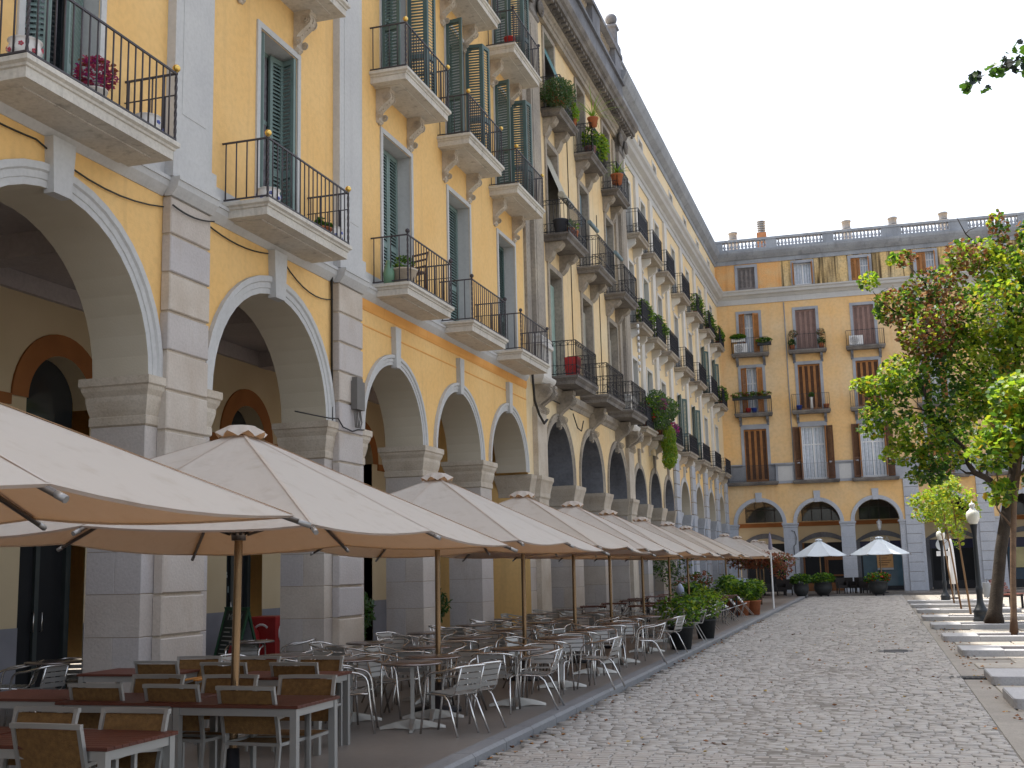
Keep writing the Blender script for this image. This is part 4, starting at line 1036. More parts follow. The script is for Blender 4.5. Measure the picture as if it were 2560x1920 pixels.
# ------------------------------------------------------------------ parasols
def clothmat():
    m = bpy.data.materials.new('canvas'); m.use_nodes = True
    n, l = m.node_tree.nodes, m.node_tree.links
    p = n['Principled BSDF']; out = n['Material Output']
    p.inputs['Roughness'].default_value = .9; p.inputs['Specular IOR Level'].default_value = .1
    geo = n.new('ShaderNodeNewGeometry')
    no = n.new('ShaderNodeTexNoise'); no.inputs['Scale'].default_value = 1.1; no.inputs['Detail'].default_value = 6; l.new(geo.outputs['Position'], no.inputs['Vector'])
    x = n.new('ShaderNodeMix'); x.data_type = 'RGBA'; x.inputs[6].default_value = (.66, .60, .525, 1); x.inputs[7].default_value = (.60, .535, .46, 1); l.new(no.outputs[0], x.inputs[0])
    n3 = n.new('ShaderNodeTexNoise'); n3.inputs['Scale'].default_value = 6.0; n3.inputs['Detail'].default_value = 8; l.new(geo.outputs['Position'], n3.inputs['Vector'])
    mr = n.new('ShaderNodeMapRange'); mr.inputs[1].default_value = .54; mr.inputs[2].default_value = .80; mr.inputs[4].default_value = .45; l.new(n3.outputs[0], mr.inputs[0])
    oi = n.new('ShaderNodeObjectInfo'); x3 = n.new('ShaderNodeMix'); x3.data_type = 'RGBA'; x3.inputs[7].default_value = (.68, .64, .59, 1); l.new(oi.outputs['Random'], x3.inputs[0]); l.new(x.outputs[2], x3.inputs[6])
    x2 = n.new('ShaderNodeMix'); x2.data_type = 'RGBA'; x2.inputs[7].default_value = (.46, .40, .33, 1); l.new(mr.outputs[0], x2.inputs[0]); l.new(x3.outputs[2], x2.inputs[6])
    l.new(x2.outputs[2], p.inputs['Base Color'])
    t = n.new('ShaderNodeBsdfTranslucent'); t.inputs['Color'].default_value = (.42, .205, .075, 1)
    mx = n.new('ShaderNodeMixShader'); mx.inputs[0].default_value = .38
    b = n.new('ShaderNodeBump'); b.inputs['Strength'].default_value = .45; b.inputs['Distance'].default_value = .06
    n2 = n.new('ShaderNodeTexNoise'); n2.inputs['Scale'].default_value = 3.5; n2.inputs['Detail'].default_value = 3; l.new(geo.outputs['Position'], n2.inputs['Vector'])
    l.new(n2.outputs[0], b.inputs['Height']); l.new(b.outputs[0], p.inputs['Normal'])
    l.new(p.outputs[0], mx.inputs[1]); l.new(t.outputs[0], mx.inputs[2]); l.new(mx.outputs[0], out.inputs[0])
    return m
canvas = clothmat()
canvas_w = mat('white_canvas', (.70, .76, .80), .9, var=.04)
def parasol_proto(name, side, apex, rim, square=True, cloth=None, polem_=None):
    t = thing(name, 'x', 'parasol')
    cloth = cloth or canvas
    nr = 8; per = 6; nk = 8; sx_, sy_ = (side if isinstance(side, tuple) else (side, side))
    V = []; F_ = []
    def rimpt(s):       # s in 0..8 along the outline, corner at even, mid-side at odd
        i = int(s) % 8; f = s - int(s)
        C = [(1, -1), (1, 0), (1, 1), (0, 1), (-1, 1), (-1, 0), (-1, -1), (0, -1)] if square else [(math.cos(R(45 * k)), math.sin(R(45 * k))) for k in range(8)]
        p, q = C[i], C[(i + 1) % 8]; dip_ = 4 * f * (1 - f)
        pull = 1 - .022 * dip_
        return ((p[0] + (q[0] - p[0]) * f) * sx_ / 2 * pull, (p[1] + (q[1] - p[1]) * f) * sy_ / 2 * pull, dip_)
    cols = nr * per
    for k in range(nk + 1):
        r = .045 + (1 - .045) * k / nk
        for c in range(cols):
            s = c / per; x, y, d = rimpt(s)
            rl = r
            isc = (int(round(s)) % 2 == 0)
            mid_ = 1 - abs(((s + 1) % 2) - 1) if square else 0
            mid_ = abs((s % 2) - 0) if s % 2 <= 1 else 2 - (s % 2)
            z = apex - (apex - rim) * rl - .035 * d * r * r + (.05 * mid_ - .02) * r * (1 if square else 0) + .002 * math.sin(k * 1.7 + c)
            V.append((x * r, y * r, z))
    for k in range(nk):
        for c in range(cols): F_.append((k * cols + c, k * cols + (c + 1) % cols, (k + 1) * cols + (c + 1) % cols, (k + 1) * cols + c))
    mb = MB(); mb.add(V, F_, 0, False)
    # hem folded under
    o = len(V); hem = [(V[nk * cols + c][0] * .992, V[nk * cols + c][1] * .992, V[nk * cols + c][2] - .014) for c in range(cols)]
    mb.add([V[nk * cols + c] for c in range(cols)] + hem, [(c, (c + 1) % cols, cols + (c + 1) % cols, cols + c) for c in range(cols)], 0, True)
    mb.build('canopy', cloth, t)
    sm_ = MB()
    for i in range(8):
        x, y, d_ = rimpt(i); rz_ = (rim + (.03 if i % 2 else -.02)) if square else rim
        L_ = math.hypot(x, y); nx, ny = -y / L_ * .012, x / L_ * .012
        P0 = (x * .05, y * .05, apex - (apex - rim) * .05 + .006); P1 = (x * .995, y * .995, rz_ + .008)
        sm_.add([(P0[0] - nx, P0[1] - ny, P0[2]), (P0[0] + nx, P0[1] + ny, P0[2]), (P1[0] + nx, P1[1] + ny, P1[2]), (P1[0] - nx, P1[1] - ny, P1[2])], [(0, 1, 2, 3)])
    sm_.build('seam_tape', cloth, t)
    cv = MB(); n = 32
    top = [(.02 * math.cos(2 * math.pi * j / n), .02 * math.sin(2 * math.pi * j / n), apex + .06) for j in range(n)]
    mid = [(.12 * math.cos(2 * math.pi * j / n), .12 * math.sin(2 * math.pi * j / n), apex + .045) for j in range(n)]
    low = [((.21 + .02 * math.cos(8 * 2 * math.pi * j / n)) * math.cos(2 * math.pi * j / n), (.21 + .02 * math.cos(8 * 2 * math.pi * j / n)) * math.sin(2 * math.pi * j / n), apex - .035 + .022 * math.cos(8 * 2 * math.pi * j / n)) for j in range(n)]
    cv.add(top + mid + low, [(r_ * n + j, r_ * n + (j + 1) % n, (r_ + 1) * n + (j + 1) % n, (r_ + 1) * n + j) for r_ in range(2) for j in range(n)], 0, True)
    cv.add(top, [tuple(range(n))]); cv.build('vent_cap', cloth, t)
    MB().lathe([(.035, 0), (.035, apex - .02)], 14).build('pole', polem_ or polem, t)
    MB().lathe([(.033, rim + .0), (.06, rim + .0), (.065, rim + .10), (.033, rim + .11)], 10).build('runner', ribm, t)
    MB().lathe([(.033, apex - .22), (.06, apex - .22), (.06, apex - .13), (.033, apex - .12)], 10).build('hub', ribm, t)
    for i in range(8):
        x, y, d = rimpt(i); L = math.hypot(x, y); ex = (L + .06) / L; rz = (rim + (.03 if i % 2 else -.02)) if square else rim
        rb = MB().tube([(x * .02, y * .02, apex - .10), (x * ex, y * ex, rz - .024 - (apex - rz) * (ex - 1))], .016, 6).build('rib', ribm, t)
        MB().tube([(x * .028, y * .028, rim + .05), (x * .46, y * .46, apex - .13 - (apex - rim) * .42)], .012, 5).build('strut', ribm, rb)
        MB().tube([(x * ex * .985, y * ex * .985, rz - .024 - (apex - rz) * (ex * .985 - 1)), (x * (ex + .012), y * (ex + .012), rz - .024 - (apex - rz) * (ex - .988))], 0.0175, 6).build('rib_cap', ribcap, rb)
    MB().lathe([(.001, .0), (.30, .0), (.30, .05), (.06, .07), (.05, .35), (.034, .36)], 14).build('base', ironb, t)
    return t
UMB = [(-4.87, 3.86), (-5.17, 8.75), (-5.47, 14.25), (-5.56, 18.4), (-5.58, 21.8), (-5.74, 25.7), (-5.82, 29.9), (-5.8, 33.9), (-5.87, 37.8), (-6.02, 48.9), (-6.05, 53.6), (-6.2, 63.5), (-6.2, 67.4)]
umb = parasol_proto('parasol', (3.5, 4.1), 2.98, 2.05)
for i, (x, y) in enumerate(UMB):
    lab = f'square beige parasol over the terrace, {ordn[i]} in the row from the camera'
    if i == 0: umb.location = (x, y, .05); umb['label'] = lab; o = umb
    else: o = dup(umb, (x, y, 0), 0, lab, tilt=(R(-1.1), R(random.uniform(-.4, .4)), R(random.uniform(-2, 2))))
    o['group'] = 'parasols in a row along the terrace'
wumb = parasol_proto('white_parasol', 3.2, 3.04, 2.13, False, canvas_w)
wumb['group'] = 'parasols before the end house'
wumb.location = (-3.15, 68.9, 0); wumb.rotation_euler = (0, 0, R(22)); wumb['label'] = 'pale blue-white parasol before the second arch of the end house'
dup(wumb, (.13, 68.9, 0), R(22), 'larger pale blue-white parasol before the third arch of the end house', (1.08, 1.08, 1.01))
# closed parasol and the thin post at the terrace end
q = MB(); q.lathe([(.02, 2.85), (.07, 2.8), (.11, 2.5), (.15, 1.9), (.17, 1.3), (.19, .72), (.14, .70), (.02, .72)], 12)
t = thing('closed_parasol', 'tightly closed white parasol standing behind the lamp posts', 'parasol', (3.37, 60, -.1)); q.build('furled_cloth', white_p, t)
MB().lathe([(.025, 0), (.025, 2.95)], 8).build('pole', alu_m, t); MB().lathe([(.25, 0), (.25, .06), (.03, .08)], 12).build('base', ironb, t)
t = thing('banner_post', 'thin white post with a pointed grey furled flag at the terrace end', 'post', (-4.05, 47.5, 0))
MB().lathe([(.035, 0), (.03, 2.2)], 8).build('post', white_p, t); MB().lathe([(.01, 3.0), (.05, 2.8), (.09, 2.35), (.05, 2.3)], 8).build('furled_flag', mat('lilac_cloth', (.30, .28, .36), .8), t)

# ------------------------------------------------------------------ wooden tables and woven chairs
def wood_table():
    t = thing('wooden_table', 'x', 'table'); L, W, H = 1.14, .76, .74
    pm = MB().cbox(-L / 2, L / 2, -.036, .036, 0, .024, .004).mesh('plank', redwood)
    for k in range(10): link('plank', pm, t, (0, -W / 2 + .038 + k * .076, H - .024))
    lm = MB().box(-.028, .028, -.028, .028, 0, H - .026).mesh('leg', alu_m)
    for sx in (-1, 1):
        for sy in (-1, 1): link('leg', lm, t, (sx * (L / 2 - .045), sy * (W / 2 - .04), 0))
    q = MB()
    for sy in (-1, 1): q.box(-L / 2 + .075, L / 2 - .075, sy * (W / 2 - .04) - .02, sy * (W / 2 - .04) + .02, H - .085, H - .026)
    for sx in (-1, 1): q.box(sx * (L / 2 - .045) - .02, sx * (L / 2 - .045) + .02, -W / 2 + .07, W / 2 - .07, H - .085, H - .026)
    q.build('apron', alu_m, t); return t
def woven_chair():
    t = thing('woven_chair', 'x', 'chair'); w = .255
    def tube4(pts, r, name): return MB().tube(pts, r, 4, sm=False).build(name, alu_m, t)
    for s in (-1, 1):
        MB().tube([(s * w, .22, 0), (s * w, .22, .645)], .020, 4).build('front_leg', alu_m, t)
        MB().tube([(s * w, -.26, 0), (s * w, -.20, .42), (s * w, -.22, .55), (s * w, -.30, .87)], .020, 4).build('rear_leg', alu_m, t)
        a = MB().tube([(s * w, .24, .645), (s * w, .05, .66), (s * w, -.235, .63)], .018, 4).build('armrest', alu_m, t)
        MB().box(s * w - .028, s * w + .028, -.18, .25, .662, .676).build('arm_pad', padwood, a)
    MB().tube([(-w - .018, -.302, .865), (-.1, -.312, .868), (.1, -.312, .868), (w + .018, -.302, .865)], .022, 4).build('top_rail', alu_m, t)
    q = MB()
    for y in (.22, -.20): q.tube([(-w, y, .42), (w, y, .42)], .017, 4)
    for s in (-1, 1): q.tube([(s * w, -.20, .42), (s * w, .22, .42)], .017, 4)
    q.build('seat_frame', alu_m, t)
    q = MB(); n = 6
    for k in range(n):
        y0, y1 = -.19 + .40 * k / n, -.19 + .40 * (k + 1) / n; z = lambda y: .432 - .02 * math.sin(math.pi * (y + .19) / .40)
        q.add([(-w + .012, y0, z(y0)), (w - .012, y0, z(y0)), (w - .012, y1, z(y1)), (-w + .012, y1, z(y1))], [(0, 1, 2, 3)], 0, True)
    q.build('seat', rattan, t)
    q = MB(); P = [(-.213, .50), (-.235, .60), (-.268, .72), (-.297, .845)]
    for (y0, z0), (y1, z1) in zip(P, P[1:]): q.add([(-w + .012, y0, z0), (0, y0 - .015, z0), (w - .012, y0, z0), (w - .012, y1, z1), (0, y1 - .015, z1), (-w + .012, y1, z1)], [(0, 1, 4, 5), (1, 2, 3, 4)], 0, True)
    q.build('back_panel', rattan, t)
    return t
WT = [(-5.12, 6.62, 'front', 'kerb end'), (-6.30, 6.66, 'front', 'wall end'), (-4.97, 8.78, 'second', 'kerb end'), (-6.14, 8.85, 'second', 'middle'), (-7.32, 9.05, 'second', 'wall end'),
      (-5.92, 11.05, 'third', 'kerb end'), (-7.85, 11.35, 'third', 'wall end')]
wt = wood_table(); wc = woven_chair()
def place(proto, used, loc, rz, lab, group, **k):
    if not used:
        proto.location = loc; proto.rotation_euler = (0, 0, rz); proto['label'] = lab; proto['group'] = group; return proto
    o = dup(proto, loc, rz, lab, **k); o['group'] = group; return o
for i, (x, y, row, end) in enumerate(WT):
    place(wt, i, (x, y, 0), R(random.uniform(-1.5, 1.5)), f'red-brown slatted wooden table at the {end} of the {row} row from the camera', 'wooden tables of the near terrace')
WC = [(-4.95, 6.20, 0, 'front', 'near', 'kerb end'), (-5.60, 6.98, 1, 'front', 'far', 'middle'), (-4.90, 7.0, 1, 'front', 'far', 'kerb end'), (-6.35, 6.95, 1, 'front', 'far', 'wall end'),
      (-4.88, 8.47, 0, 'second', 'near', 'kerb end'), (-5.64, 8.58, 0, 'second', 'near', 'second from the kerb'), (-6.40, 8.60, 0, 'second', 'near', 'third from the kerb'),
      (-4.84, 9.45, 1, 'second', 'far', 'kerb end'), (-5.60, 9.44, 1, 'second', 'far', 'second from the kerb'), (-6.34, 9.42, 1, 'second', 'far', 'third from the kerb'),
      (-5.68, 10.78, 0, 'third', 'near', 'kerb end'), (-6.48, 10.78, 0, 'third', 'near', 'second from the kerb'), (-7.42, 10.98, 0, 'third', 'near', 'wall end'),
      (-5.80, 11.58, 1, 'third', 'far', 'kerb end'), (-6.56, 11.60, 1, 'third', 'far', 'second from the kerb'), (-7.28, 11.62, 1, 'third', 'far', 'wall end')]
for i, (x, y, f, row, side, pos) in enumerate(WC):
    # back top edge sits about .30 behind the chair's centre
    yy = y + (.30 if f == 0 else -.30) + (-.0)
    place(wc, i, (x, yy, 0), (math.pi if f else 0) + R(random.uniform(-4, 4)), f'brown woven chair on the {side} side of the {row} wooden-table row, {pos}', 'brown woven chairs of the near terrace')

# ------------------------------------------------------------------ aluminium chairs and round tables
def alu_chair(simple=False):
    t = thing('metal_chair', 'x', 'chair')
    def arc(p, q, c, n=5): return [tuple((1 - k / n) ** 2 * p[i] + 2 * (k / n) * (1 - k / n) * c[i] + (k / n) ** 2 * q[i] for i in range(3)) for k in range(n + 1)]
    half = [(.265, .27, 0), (.255, .225, .30), (.25, .20, .52)] + arc((.25, .19, .57), (.265, .02, .665), (.25, .17, .655), 4) + [(.27, -.06, .672)] + arc((.265, -.15, .69), (.13, -.315, .735), (.255, -.29, .72), 5)
    pts = half + [(-x, y, z) for x, y, z in half[::-1]]
    MB().tube(pts, .0135, 6).build('arm_tube', alu, t)
    for s in (-1, 1):
        MB().tube([(s * .235, -.30, 0), (s * .205, -.13, .36), (s * .195, -.06, .415), (s * .20, .10, .425), (s * .245, .205, .43)], .0125, 6).build('rear_leg', alu, t)
        MB().tube([(s * .175, .18, .432), (s * .175, -.15, .415), (s * .172, -.205, .45), (s * .165, -.30, .72)], .011, 5).build('back_post', alu, t)
    sm_ = MB().box(-.19, .19, -.028, .028, 0, .006).mesh('seat_slat', alu_m)
    for k in range(6): link('seat_slat', sm_, t, (0, .175 - .066 * k, .444 - .003 * k))
    bm_ = MB().box(-.185, .185, -.003, .003, -.026, .026).mesh('back_slat', alu_m)
    for k in range(4): z = .50 + .064 * k; link('back_slat', bm_, t, (0, -.215 - (z - .45) * .30, z), (R(16.5), 0, 0))
    return t
def alu_table():
    t = thing('round_metal_table', 'x', 'table')
    MB().lathe([(.001, .715), (.345, .715), (.352, .722), (.352, .734), (.345, .740), (.001, .740)], 28).build('tabletop', tabletop_m, t)
    MB().tube([(0, 0, .10), (0, 0, .714)], .030, 4).build('column', alu_m, t)
    fm_ = MB().add([(.02, -.03, .0), (.02, .03, .0), (.02, .03, .115), (.02, -.03, .115), (.20, -.026, .02), (.20, .026, .02), (.20, .022, .085), (.20, -.022, .085), (.37, -.02, .005), (.37, .02, .005), (.37, .016, .035), (.37, -.016, .035)],
                   [(0, 1, 2, 3), (0, 4, 5, 1), (1, 5, 6, 2), (2, 6, 7, 3), (3, 7, 4, 0), (4, 8, 9, 5), (5, 9, 10, 6), (6, 10, 11, 7), (7, 11, 8, 4), (8, 11, 10, 9)]).mesh('foot', castm)
    for k in range(4): link('foot', fm_, t, None, math.pi / 2 * k)
    return t
ac = alu_chair(); at = alu_table()
def merged_chair():
    q = MB()
    half = [(.265, .27, 0), (.25, .20, .55), (.265, .02, .665), (.26, -.17, .69), (.13, -.315, .735)]
    q.tube(half + [(-x, y, z) for x, y, z in half[::-1]], .0135, 4)
    for s in (-1, 1): q.tube([(s * .235, -.30, 0), (s * .20, -.08, .41), (s * .24, .2, .43)], .0125, 4); q.tube([(s * .175, .18, .43), (s * .172, -.2, .44), (s * .165, -.3, .72)], .011, 4)
    for k in range(6): q.box(-.19, .19, .147 - .066 * k, .203 - .066 * k, .44, .447)
    for k in range(4): z = .475 + .064 * k; q.add([(-.185, -.22 - (z - .45) * .3, z), (.185, -.22 - (z - .45) * .3, z), (.185, -.236 - (z - .45) * .3, z + .052), (-.185, -.236 - (z - .45) * .3, z + .052)], [(0, 1, 2, 3)])
    return q.mesh('metal_chair', alu_m)
acm = merged_chair()
rows = {'kerb': [(-5.15, 12.6), (-5.25, 13.5), (-4.6, 14.85), (-4.62, 17.15), (-4.64, 19.4), (-4.66, 21.5), (-4.7, 24.3), (-4.75, 27.4)],
        'middle': [(-6.15, 13.1), (-6.0, 15.2), (-6.1, 17.3), (-6.15, 19.6), (-6.2, 21.9), (-6.2, 24.3), (-6.3, 26.7)],
        'inner': [(-7.35, 13.7), (-7.3, 16.2), (-7.35, 18.7), (-7.4, 21.2), (-7.45, 23.7), (-7.5, 26.3), (-7.5, 28.8)]}
rowname = {'kerb': 'kerbside', 'middle': 'middle', 'inner': 'arcade-side'}
nt = nc = 0
def achair(x, y, rz, lab, grp='slatted metal armchairs on the terrace'):
    global nc
    if y > 24.8 and nc:
        o = link('metal_chair', acm, None, (x, y, 0), rz); tag(o, lab, 'chair', grp)
    else: o = place(ac, nc, (x, y, 0), rz, lab, grp)
    nc += 1; return o
SD = {'kerb': (1, 0, 90), 'arcade': (-1, 0, -90), 'near': (0, -1, 0), 'far': (0, 1, 180)}
special = {('kerb', 0): [('arcade', -.62, -.28, -70), ('kerb', .60, -.25, 62), ('kerb', .66, .14, 68)], ('kerb', 1): [('far', .1, .62, 170), ('arcade', -.6, .2, -100)],
           ('kerb', 2): [('near', -.1, -.60, 8), ('far', .15, .62, 190), ('kerb', .32, -.15, 95)], ('kerb', 6): [('kerb', .50, -.2, 75), ('near', -.15, -.6, 0), ('far', .1, .62, 175)]}
for rn, L in rows.items():
    for k, (x, y) in enumerate(L):
        tl = f'round silver-topped metal table, {ordn[k]} from the wooden tables in the {rowname[rn]} row'
        o = place(at, nt, (x, y, 0), R(random.uniform(0, 90) if rn != 'kerb' else 20 + random.uniform(-8, 8)), tl, 'round metal tables on the terrace'); nt += 1
        lst = special.get((rn, k)) or [(s, SD[s][0] * .58 + random.uniform(-.07, .07), SD[s][1] * .60 + random.uniform(-.07, .07), SD[s][2] + random.uniform(-24, 24)) for s in (['near', 'far', 'arcade', 'kerb'] if (k + len(rn)) % 2 else ['near', 'arcade', 'far'])]
        cnt = {}
        for s, dx, dy, rz in lst:
            cnt[s] = cnt.get(s, 0) + 1
            extra = ' and set back' if cnt[s] > 1 else ''
            achair(x + dx, y + dy, R(rz), f'slatted metal armchair on the {s} side{extra} of the {ordn[k]} {rowname[rn]} metal table')
for k, (x, y, rz) in enumerate([(-9.9, 12.2, 80), (-10.1, 13.0, 200), (-9.6, 13.6, -30), (-10.6, 12.6, 120)]):
    achair(x, y, R(rz), f'shaded metal armchair inside the first arch in view, {ordn[k]} of that cluster', 'metal armchairs inside the arcade')
for k, (x, y, rz) in enumerate([(-9.4, 16.2, 200), (-9.8, 17.0, 20), (-9.0, 17.1, 110)]):
    achair(x, y, R(rz), f'shaded metal armchair before the chalkboard, {ordn[k]} of that cluster', 'metal armchairs inside the arcade')
o = dup(at, (-10.1, 12.7, 0), .3, 'round metal table inside the first arch in view'); o['group'] = 'round metal tables on the terrace'
o = dup(at, (-9.5, 16.6, 0), .3, 'round metal table before the chalkboard in the arcade'); o['group'] = 'round metal tables on the terrace'
# farther terrace: small wooden tables with pale folding chairs tipped against them
def tipped():
    q = MB()
    for s in (-1, 1): q.tube([(s * .2, -.25, 0), (s * .2, .1, .82)], .014, 4, 0); q.tube([(s * .18, .22, 0), (s * .18, -.12, .46)], .014, 4, 0)
    for k in range(4): q.box(-.19, .19, -.05 + .03 * k, -.04 + .03 * k, .5 + .07 * k, .56 + .07 * k, 1)
    q.box(-.19, .19, -.16, .18, .42, .44, 1); return q.mesh('folding_chair', [alu, white_p])
tip = tipped()
fw_m = MB(); fw_m.cbox(-.36, .36, -.36, .36, .70, .73, .01, 0)
for sx in (-1, 1):
    for sy in (-1, 1): fw_m.tube([(sx * .3, sy * .3, 0), (sx * .3, sy * .3, .70)], .02, 4, 1)
fwm = fw_m.mesh('folding_table', [redwood, ironb])
kk = 0
for rn, x0 in (('kerbside', -4.9), ('middle', -6.2), ('arcade-side', -7.5)):
    for k in range(6):
        y = 31.2 + 2.3 * k + .5 * random.random()
        if rn == 'kerbside' and k in (5,): continue
        tag(link('folding_table', fwm, None, (x0 + random.uniform(-.1, .1), y, 0), random.uniform(0, .3)), f'small reddish table beyond the metal tables, {ordn[k]} in the {rn} row', 'table', 'reddish folding tables')
        for s in (-1, 1):
            tag(link('folding_chair', tip, None, (x0 + s * .52, y + random.uniform(-.1, .1), 0), (R(-16), 0, R(90 * s))), f'pale folding chair tipped on the {"kerb" if s > 0 else "arcade"} side of the {ordn[k]} {rn} reddish table', 'chair', 'pale folding chairs tipped against tables')
for k, (x, y) in enumerate([(-4.75, 36.9), (-4.6, 37.35)]):
    tag(link('folding_chair', tip, None, (x, y, 0), (R(-24), 0, R(80))), f'pale folding chair leaning by the kerb before the terracotta pots, {ordn[k]} from the camera', 'chair', 'pale folding chairs tipped against tables')

# ------------------------------------------------------------------ plants
def leaf_cloud(name, blobs, n, size, mats, weights, parent, loc=(0, 0, 0), shell=.55, flat=.35, kinds=None, droop=0.0, elong=1.0):
    """leaf-sized faces scattered through ellipsoid clumps; blobs = (cx,cy,cz,rx,ry,rz)"""
    bl = np.array(blobs, float); vol = (bl[:, 3] * bl[:, 4] * bl[:, 5]) ** .75; p = vol / vol.sum()
    idx = rng.choice(len(bl), n, p=p); b = bl[idx]
    d = rng.normal(size=(n, 3)); d /= np.linalg.norm(d, axis=1)[:, None]
    rad = rng.random(n) ** (1 / 3 * (1 - shell) + .05)
    c = b[:, :3] + d * b[:, 3:6] * rad[:, None]
    ax = rng.normal(size=(n, 3)); ax[:, 2] *= flat; ax[:, 2] -= droop; ax /= np.linalg.norm(ax, axis=1)[:, None]
    up_ = np.tile(np.array([0, 0, 1.]), (n, 1)) + rng.normal(scale=.55, size=(n, 3)); sd_ = np.cross(ax, up_); sd_ /= np.linalg.norm(sd_, axis=1)[:, None] + 1e-9
    nm = np.cross(sd_, ax)
    s = size * (.6 + .8 * rng.random(n))[:, None]
    e = elong
    # outline of one leaf (along axis, across, lift): six points folded on the midrib
    prof = np.array([(-.5, 0, 0), (-.18, .42 / e, .10), (.05, .28 / e, .05), (.22, .46 / e, .08), (.5, 0, -.08), (.22, -.46 / e, .08), (.05, -.28 / e, .05), (-.18, -.42 / e, .10)])
    V = np.stack([c + s * (a * ax + w_ * sd_ + z * nm) for a, w_, z in prof], 1).reshape(-1, 3) + np.array(loc)
    base = np.arange(n)[:, None] * 8
    F3 = np.concatenate([base + np.array([[0, 1, 2]]), base + np.array([[0, 2, 4]]), base + np.array([[2, 3, 4]]), base + np.array([[0, 4, 6]]), base + np.array([[0, 6, 7]]), base + np.array([[4, 5, 6]])])
    if kinds is None: k = rng.choice(len(mats), n, p=np.array(weights) / sum(weights))
    else: k = kinds(c)
    me = arr_mesh(name, V, F3, mats, np.tile(k, 6))
    return link(name, me, parent)
def pot_mesh(r0, r1, h, m, rim=.03, n=18):
    return MB().lathe([(.001, .0), (r0, 0), (r1, h - rim * 1.6), (r1 + rim * .6, h - rim * 1.5), (r1 + rim * .6, h), (r1 - rim * .3, h), (r1 - rim * .5, h - .06), (.001, h - .06)], n).mesh('pot', m)
def potted(label, loc, r, h, pm, blobs, n, size, mats, weights, cat='potted plant', group=None, elong=1.6, name='potted_plant', r0=None, flat=.5):
    t = thing(name, label, cat, loc, 0, group)
    link('pot', pot_mesh(r0 or r * .75, r, h, pm, max(.012, r * .1)), t)
    if n: leaf_cloud('foliage', blobs, n, size, mats, weights, t, elong=elong, flat=flat)
    return t
# shrubs in black tubs on the kerb edge and by the piers
def bush(w, h, z): return [(0, 0, z + h * .45, w * .45, w * .45, h * .42), (w * .28, .05, z + h * .6, w * .3, w * .3, h * .3), (-w * .3, -.05, z + h * .5, w * .3, w * .3, h * .33), (.05, w * .25, z + h * .75, w * .26, w * .26, h * .25), (-.1, -w * .2, z + h * .7, w * .25, w * .25, h * .28)]
potted('bushy green shrub in a black tub on the kerb edge, nearest the camera', (-4.12, 25.2, 0), .27, .48, blackpot, bush(.98, .80, .40), 800, .085, [lg3, lg1, lg2], (5, 3, .8), group='shrubs in black tubs on the kerb')
potted('bushy green shrub in a black tub on the kerb edge, behind the nearest tub', (-4.12, 28.9, 0), .26, .46, blackpot, bush(1.0, .82, .38), 800, .085, [lg1, lg2, lg3], (5, 2, 3), group='shrubs in black tubs on the kerb')
potted('dark oleander in a pot by the pier of the third arch', (-9.75, 20.6, 0), .24, .42, blackpot, bush(1.0, 1.05, .4), 800, .15, [lg3, lgy], (3, 2), elong=3.2, flat=1.0)
potted('dark oleander in a pot by the pier of the fourth arch', (-9.75, 24.8, 0), .24, .42, blackpot, bush(.9, 1.0, .4), 700, .15, [lg3, lgy], (3, 2), elong=3.2, flat=1.0)
for k, (x, y, tx) in enumerate([(-4.62, 41.6, 'left'), (-4.28, 42.1, 'right'), (-4.98, 42.3, 'rear')]):
    lab = ['terracotta pot with a spreading green shrub at the kerb', 'second terracotta pot with green shrub, closest to the kerb line', 'terracotta pot with green shrub standing behind the other two'][k]
    potted(lab, (x, y, 0), .26, .50, terracotta, bush(.85, .85, .42), 520, .11, [lg1, lg3, lg2], (3, 4, 1), group='terracotta pots by the kerb')
for k, (x, y, w, h) in enumerate([(-5.6, 39.6, .8, .7), (-6.6, 43.2, 1.0, .9), (-5.5, 45.2, 1.1, 1.1), (-4.7, 46.2, .8, .9)]):
    potted(['leafy green shrub with yellowish tips among the folding chairs', 'broad dark shrub under the parasols beyond the folding chairs', 'dark green shrub standing behind the terracotta pots', 'dark shrub at the kerb beyond the terracotta pots'][k], (x, y, 0), .28, .4, blackpot, bush(w, h, .3), 900, .13, [lg1, lg3, lg2], ((3, 2, 2), (2, 5, .5), (2, 5, .5), (1, 5, .3))[k], group='shrubs of the far terrace')
potted('tall airy green shrub under the far parasols by the arcade', (-8.0, 47.5, 0), .3, .5, blackpot, [(0, 0, 2.0, .9, .7, .7), (.5, 0, 2.4, .6, .5, .45), (-.5, .2, 1.7, .6, .5, .6), (0, 0, 1.2, .4, .4, .5)], 900, .12, [lg3, lgy, lg1], (3, 2, 1))
potted('purple-red shrub low under the far parasols', (-7.0, 46.0, 0), .3, .4, blackpot, [(0, 0, .95, .7, .6, .5), (.4, 0, 1.2, .4, .4, .35)], 700, .12, [lru, lg3], (2, 2))
t = thing('small_tree', 'small russet-leaved tree under the farthest beige parasols', 'tree', (-5.0, 52.5, 0), 0)
MB().tube([(0, 0, 0), (.03, 0, .8), (0, .02, 1.5), (.1, .05, 2.0)], [.05, .045, .04, .03], 7).build('trunk', bark2, t)
leaf_cloud('crown', [(0, 0, 1.95, 1.0, .8, .4), (.9, 0, 1.85, .7, .6, .42), (.9, .1, 1.45, .5, .4, .4), (-.8, .2, 1.9, .7, .6, .4)], 1500, .13, [lru, lbr, lg3], (5, 2, 1.2), t, elong=1.8, droop=.6)
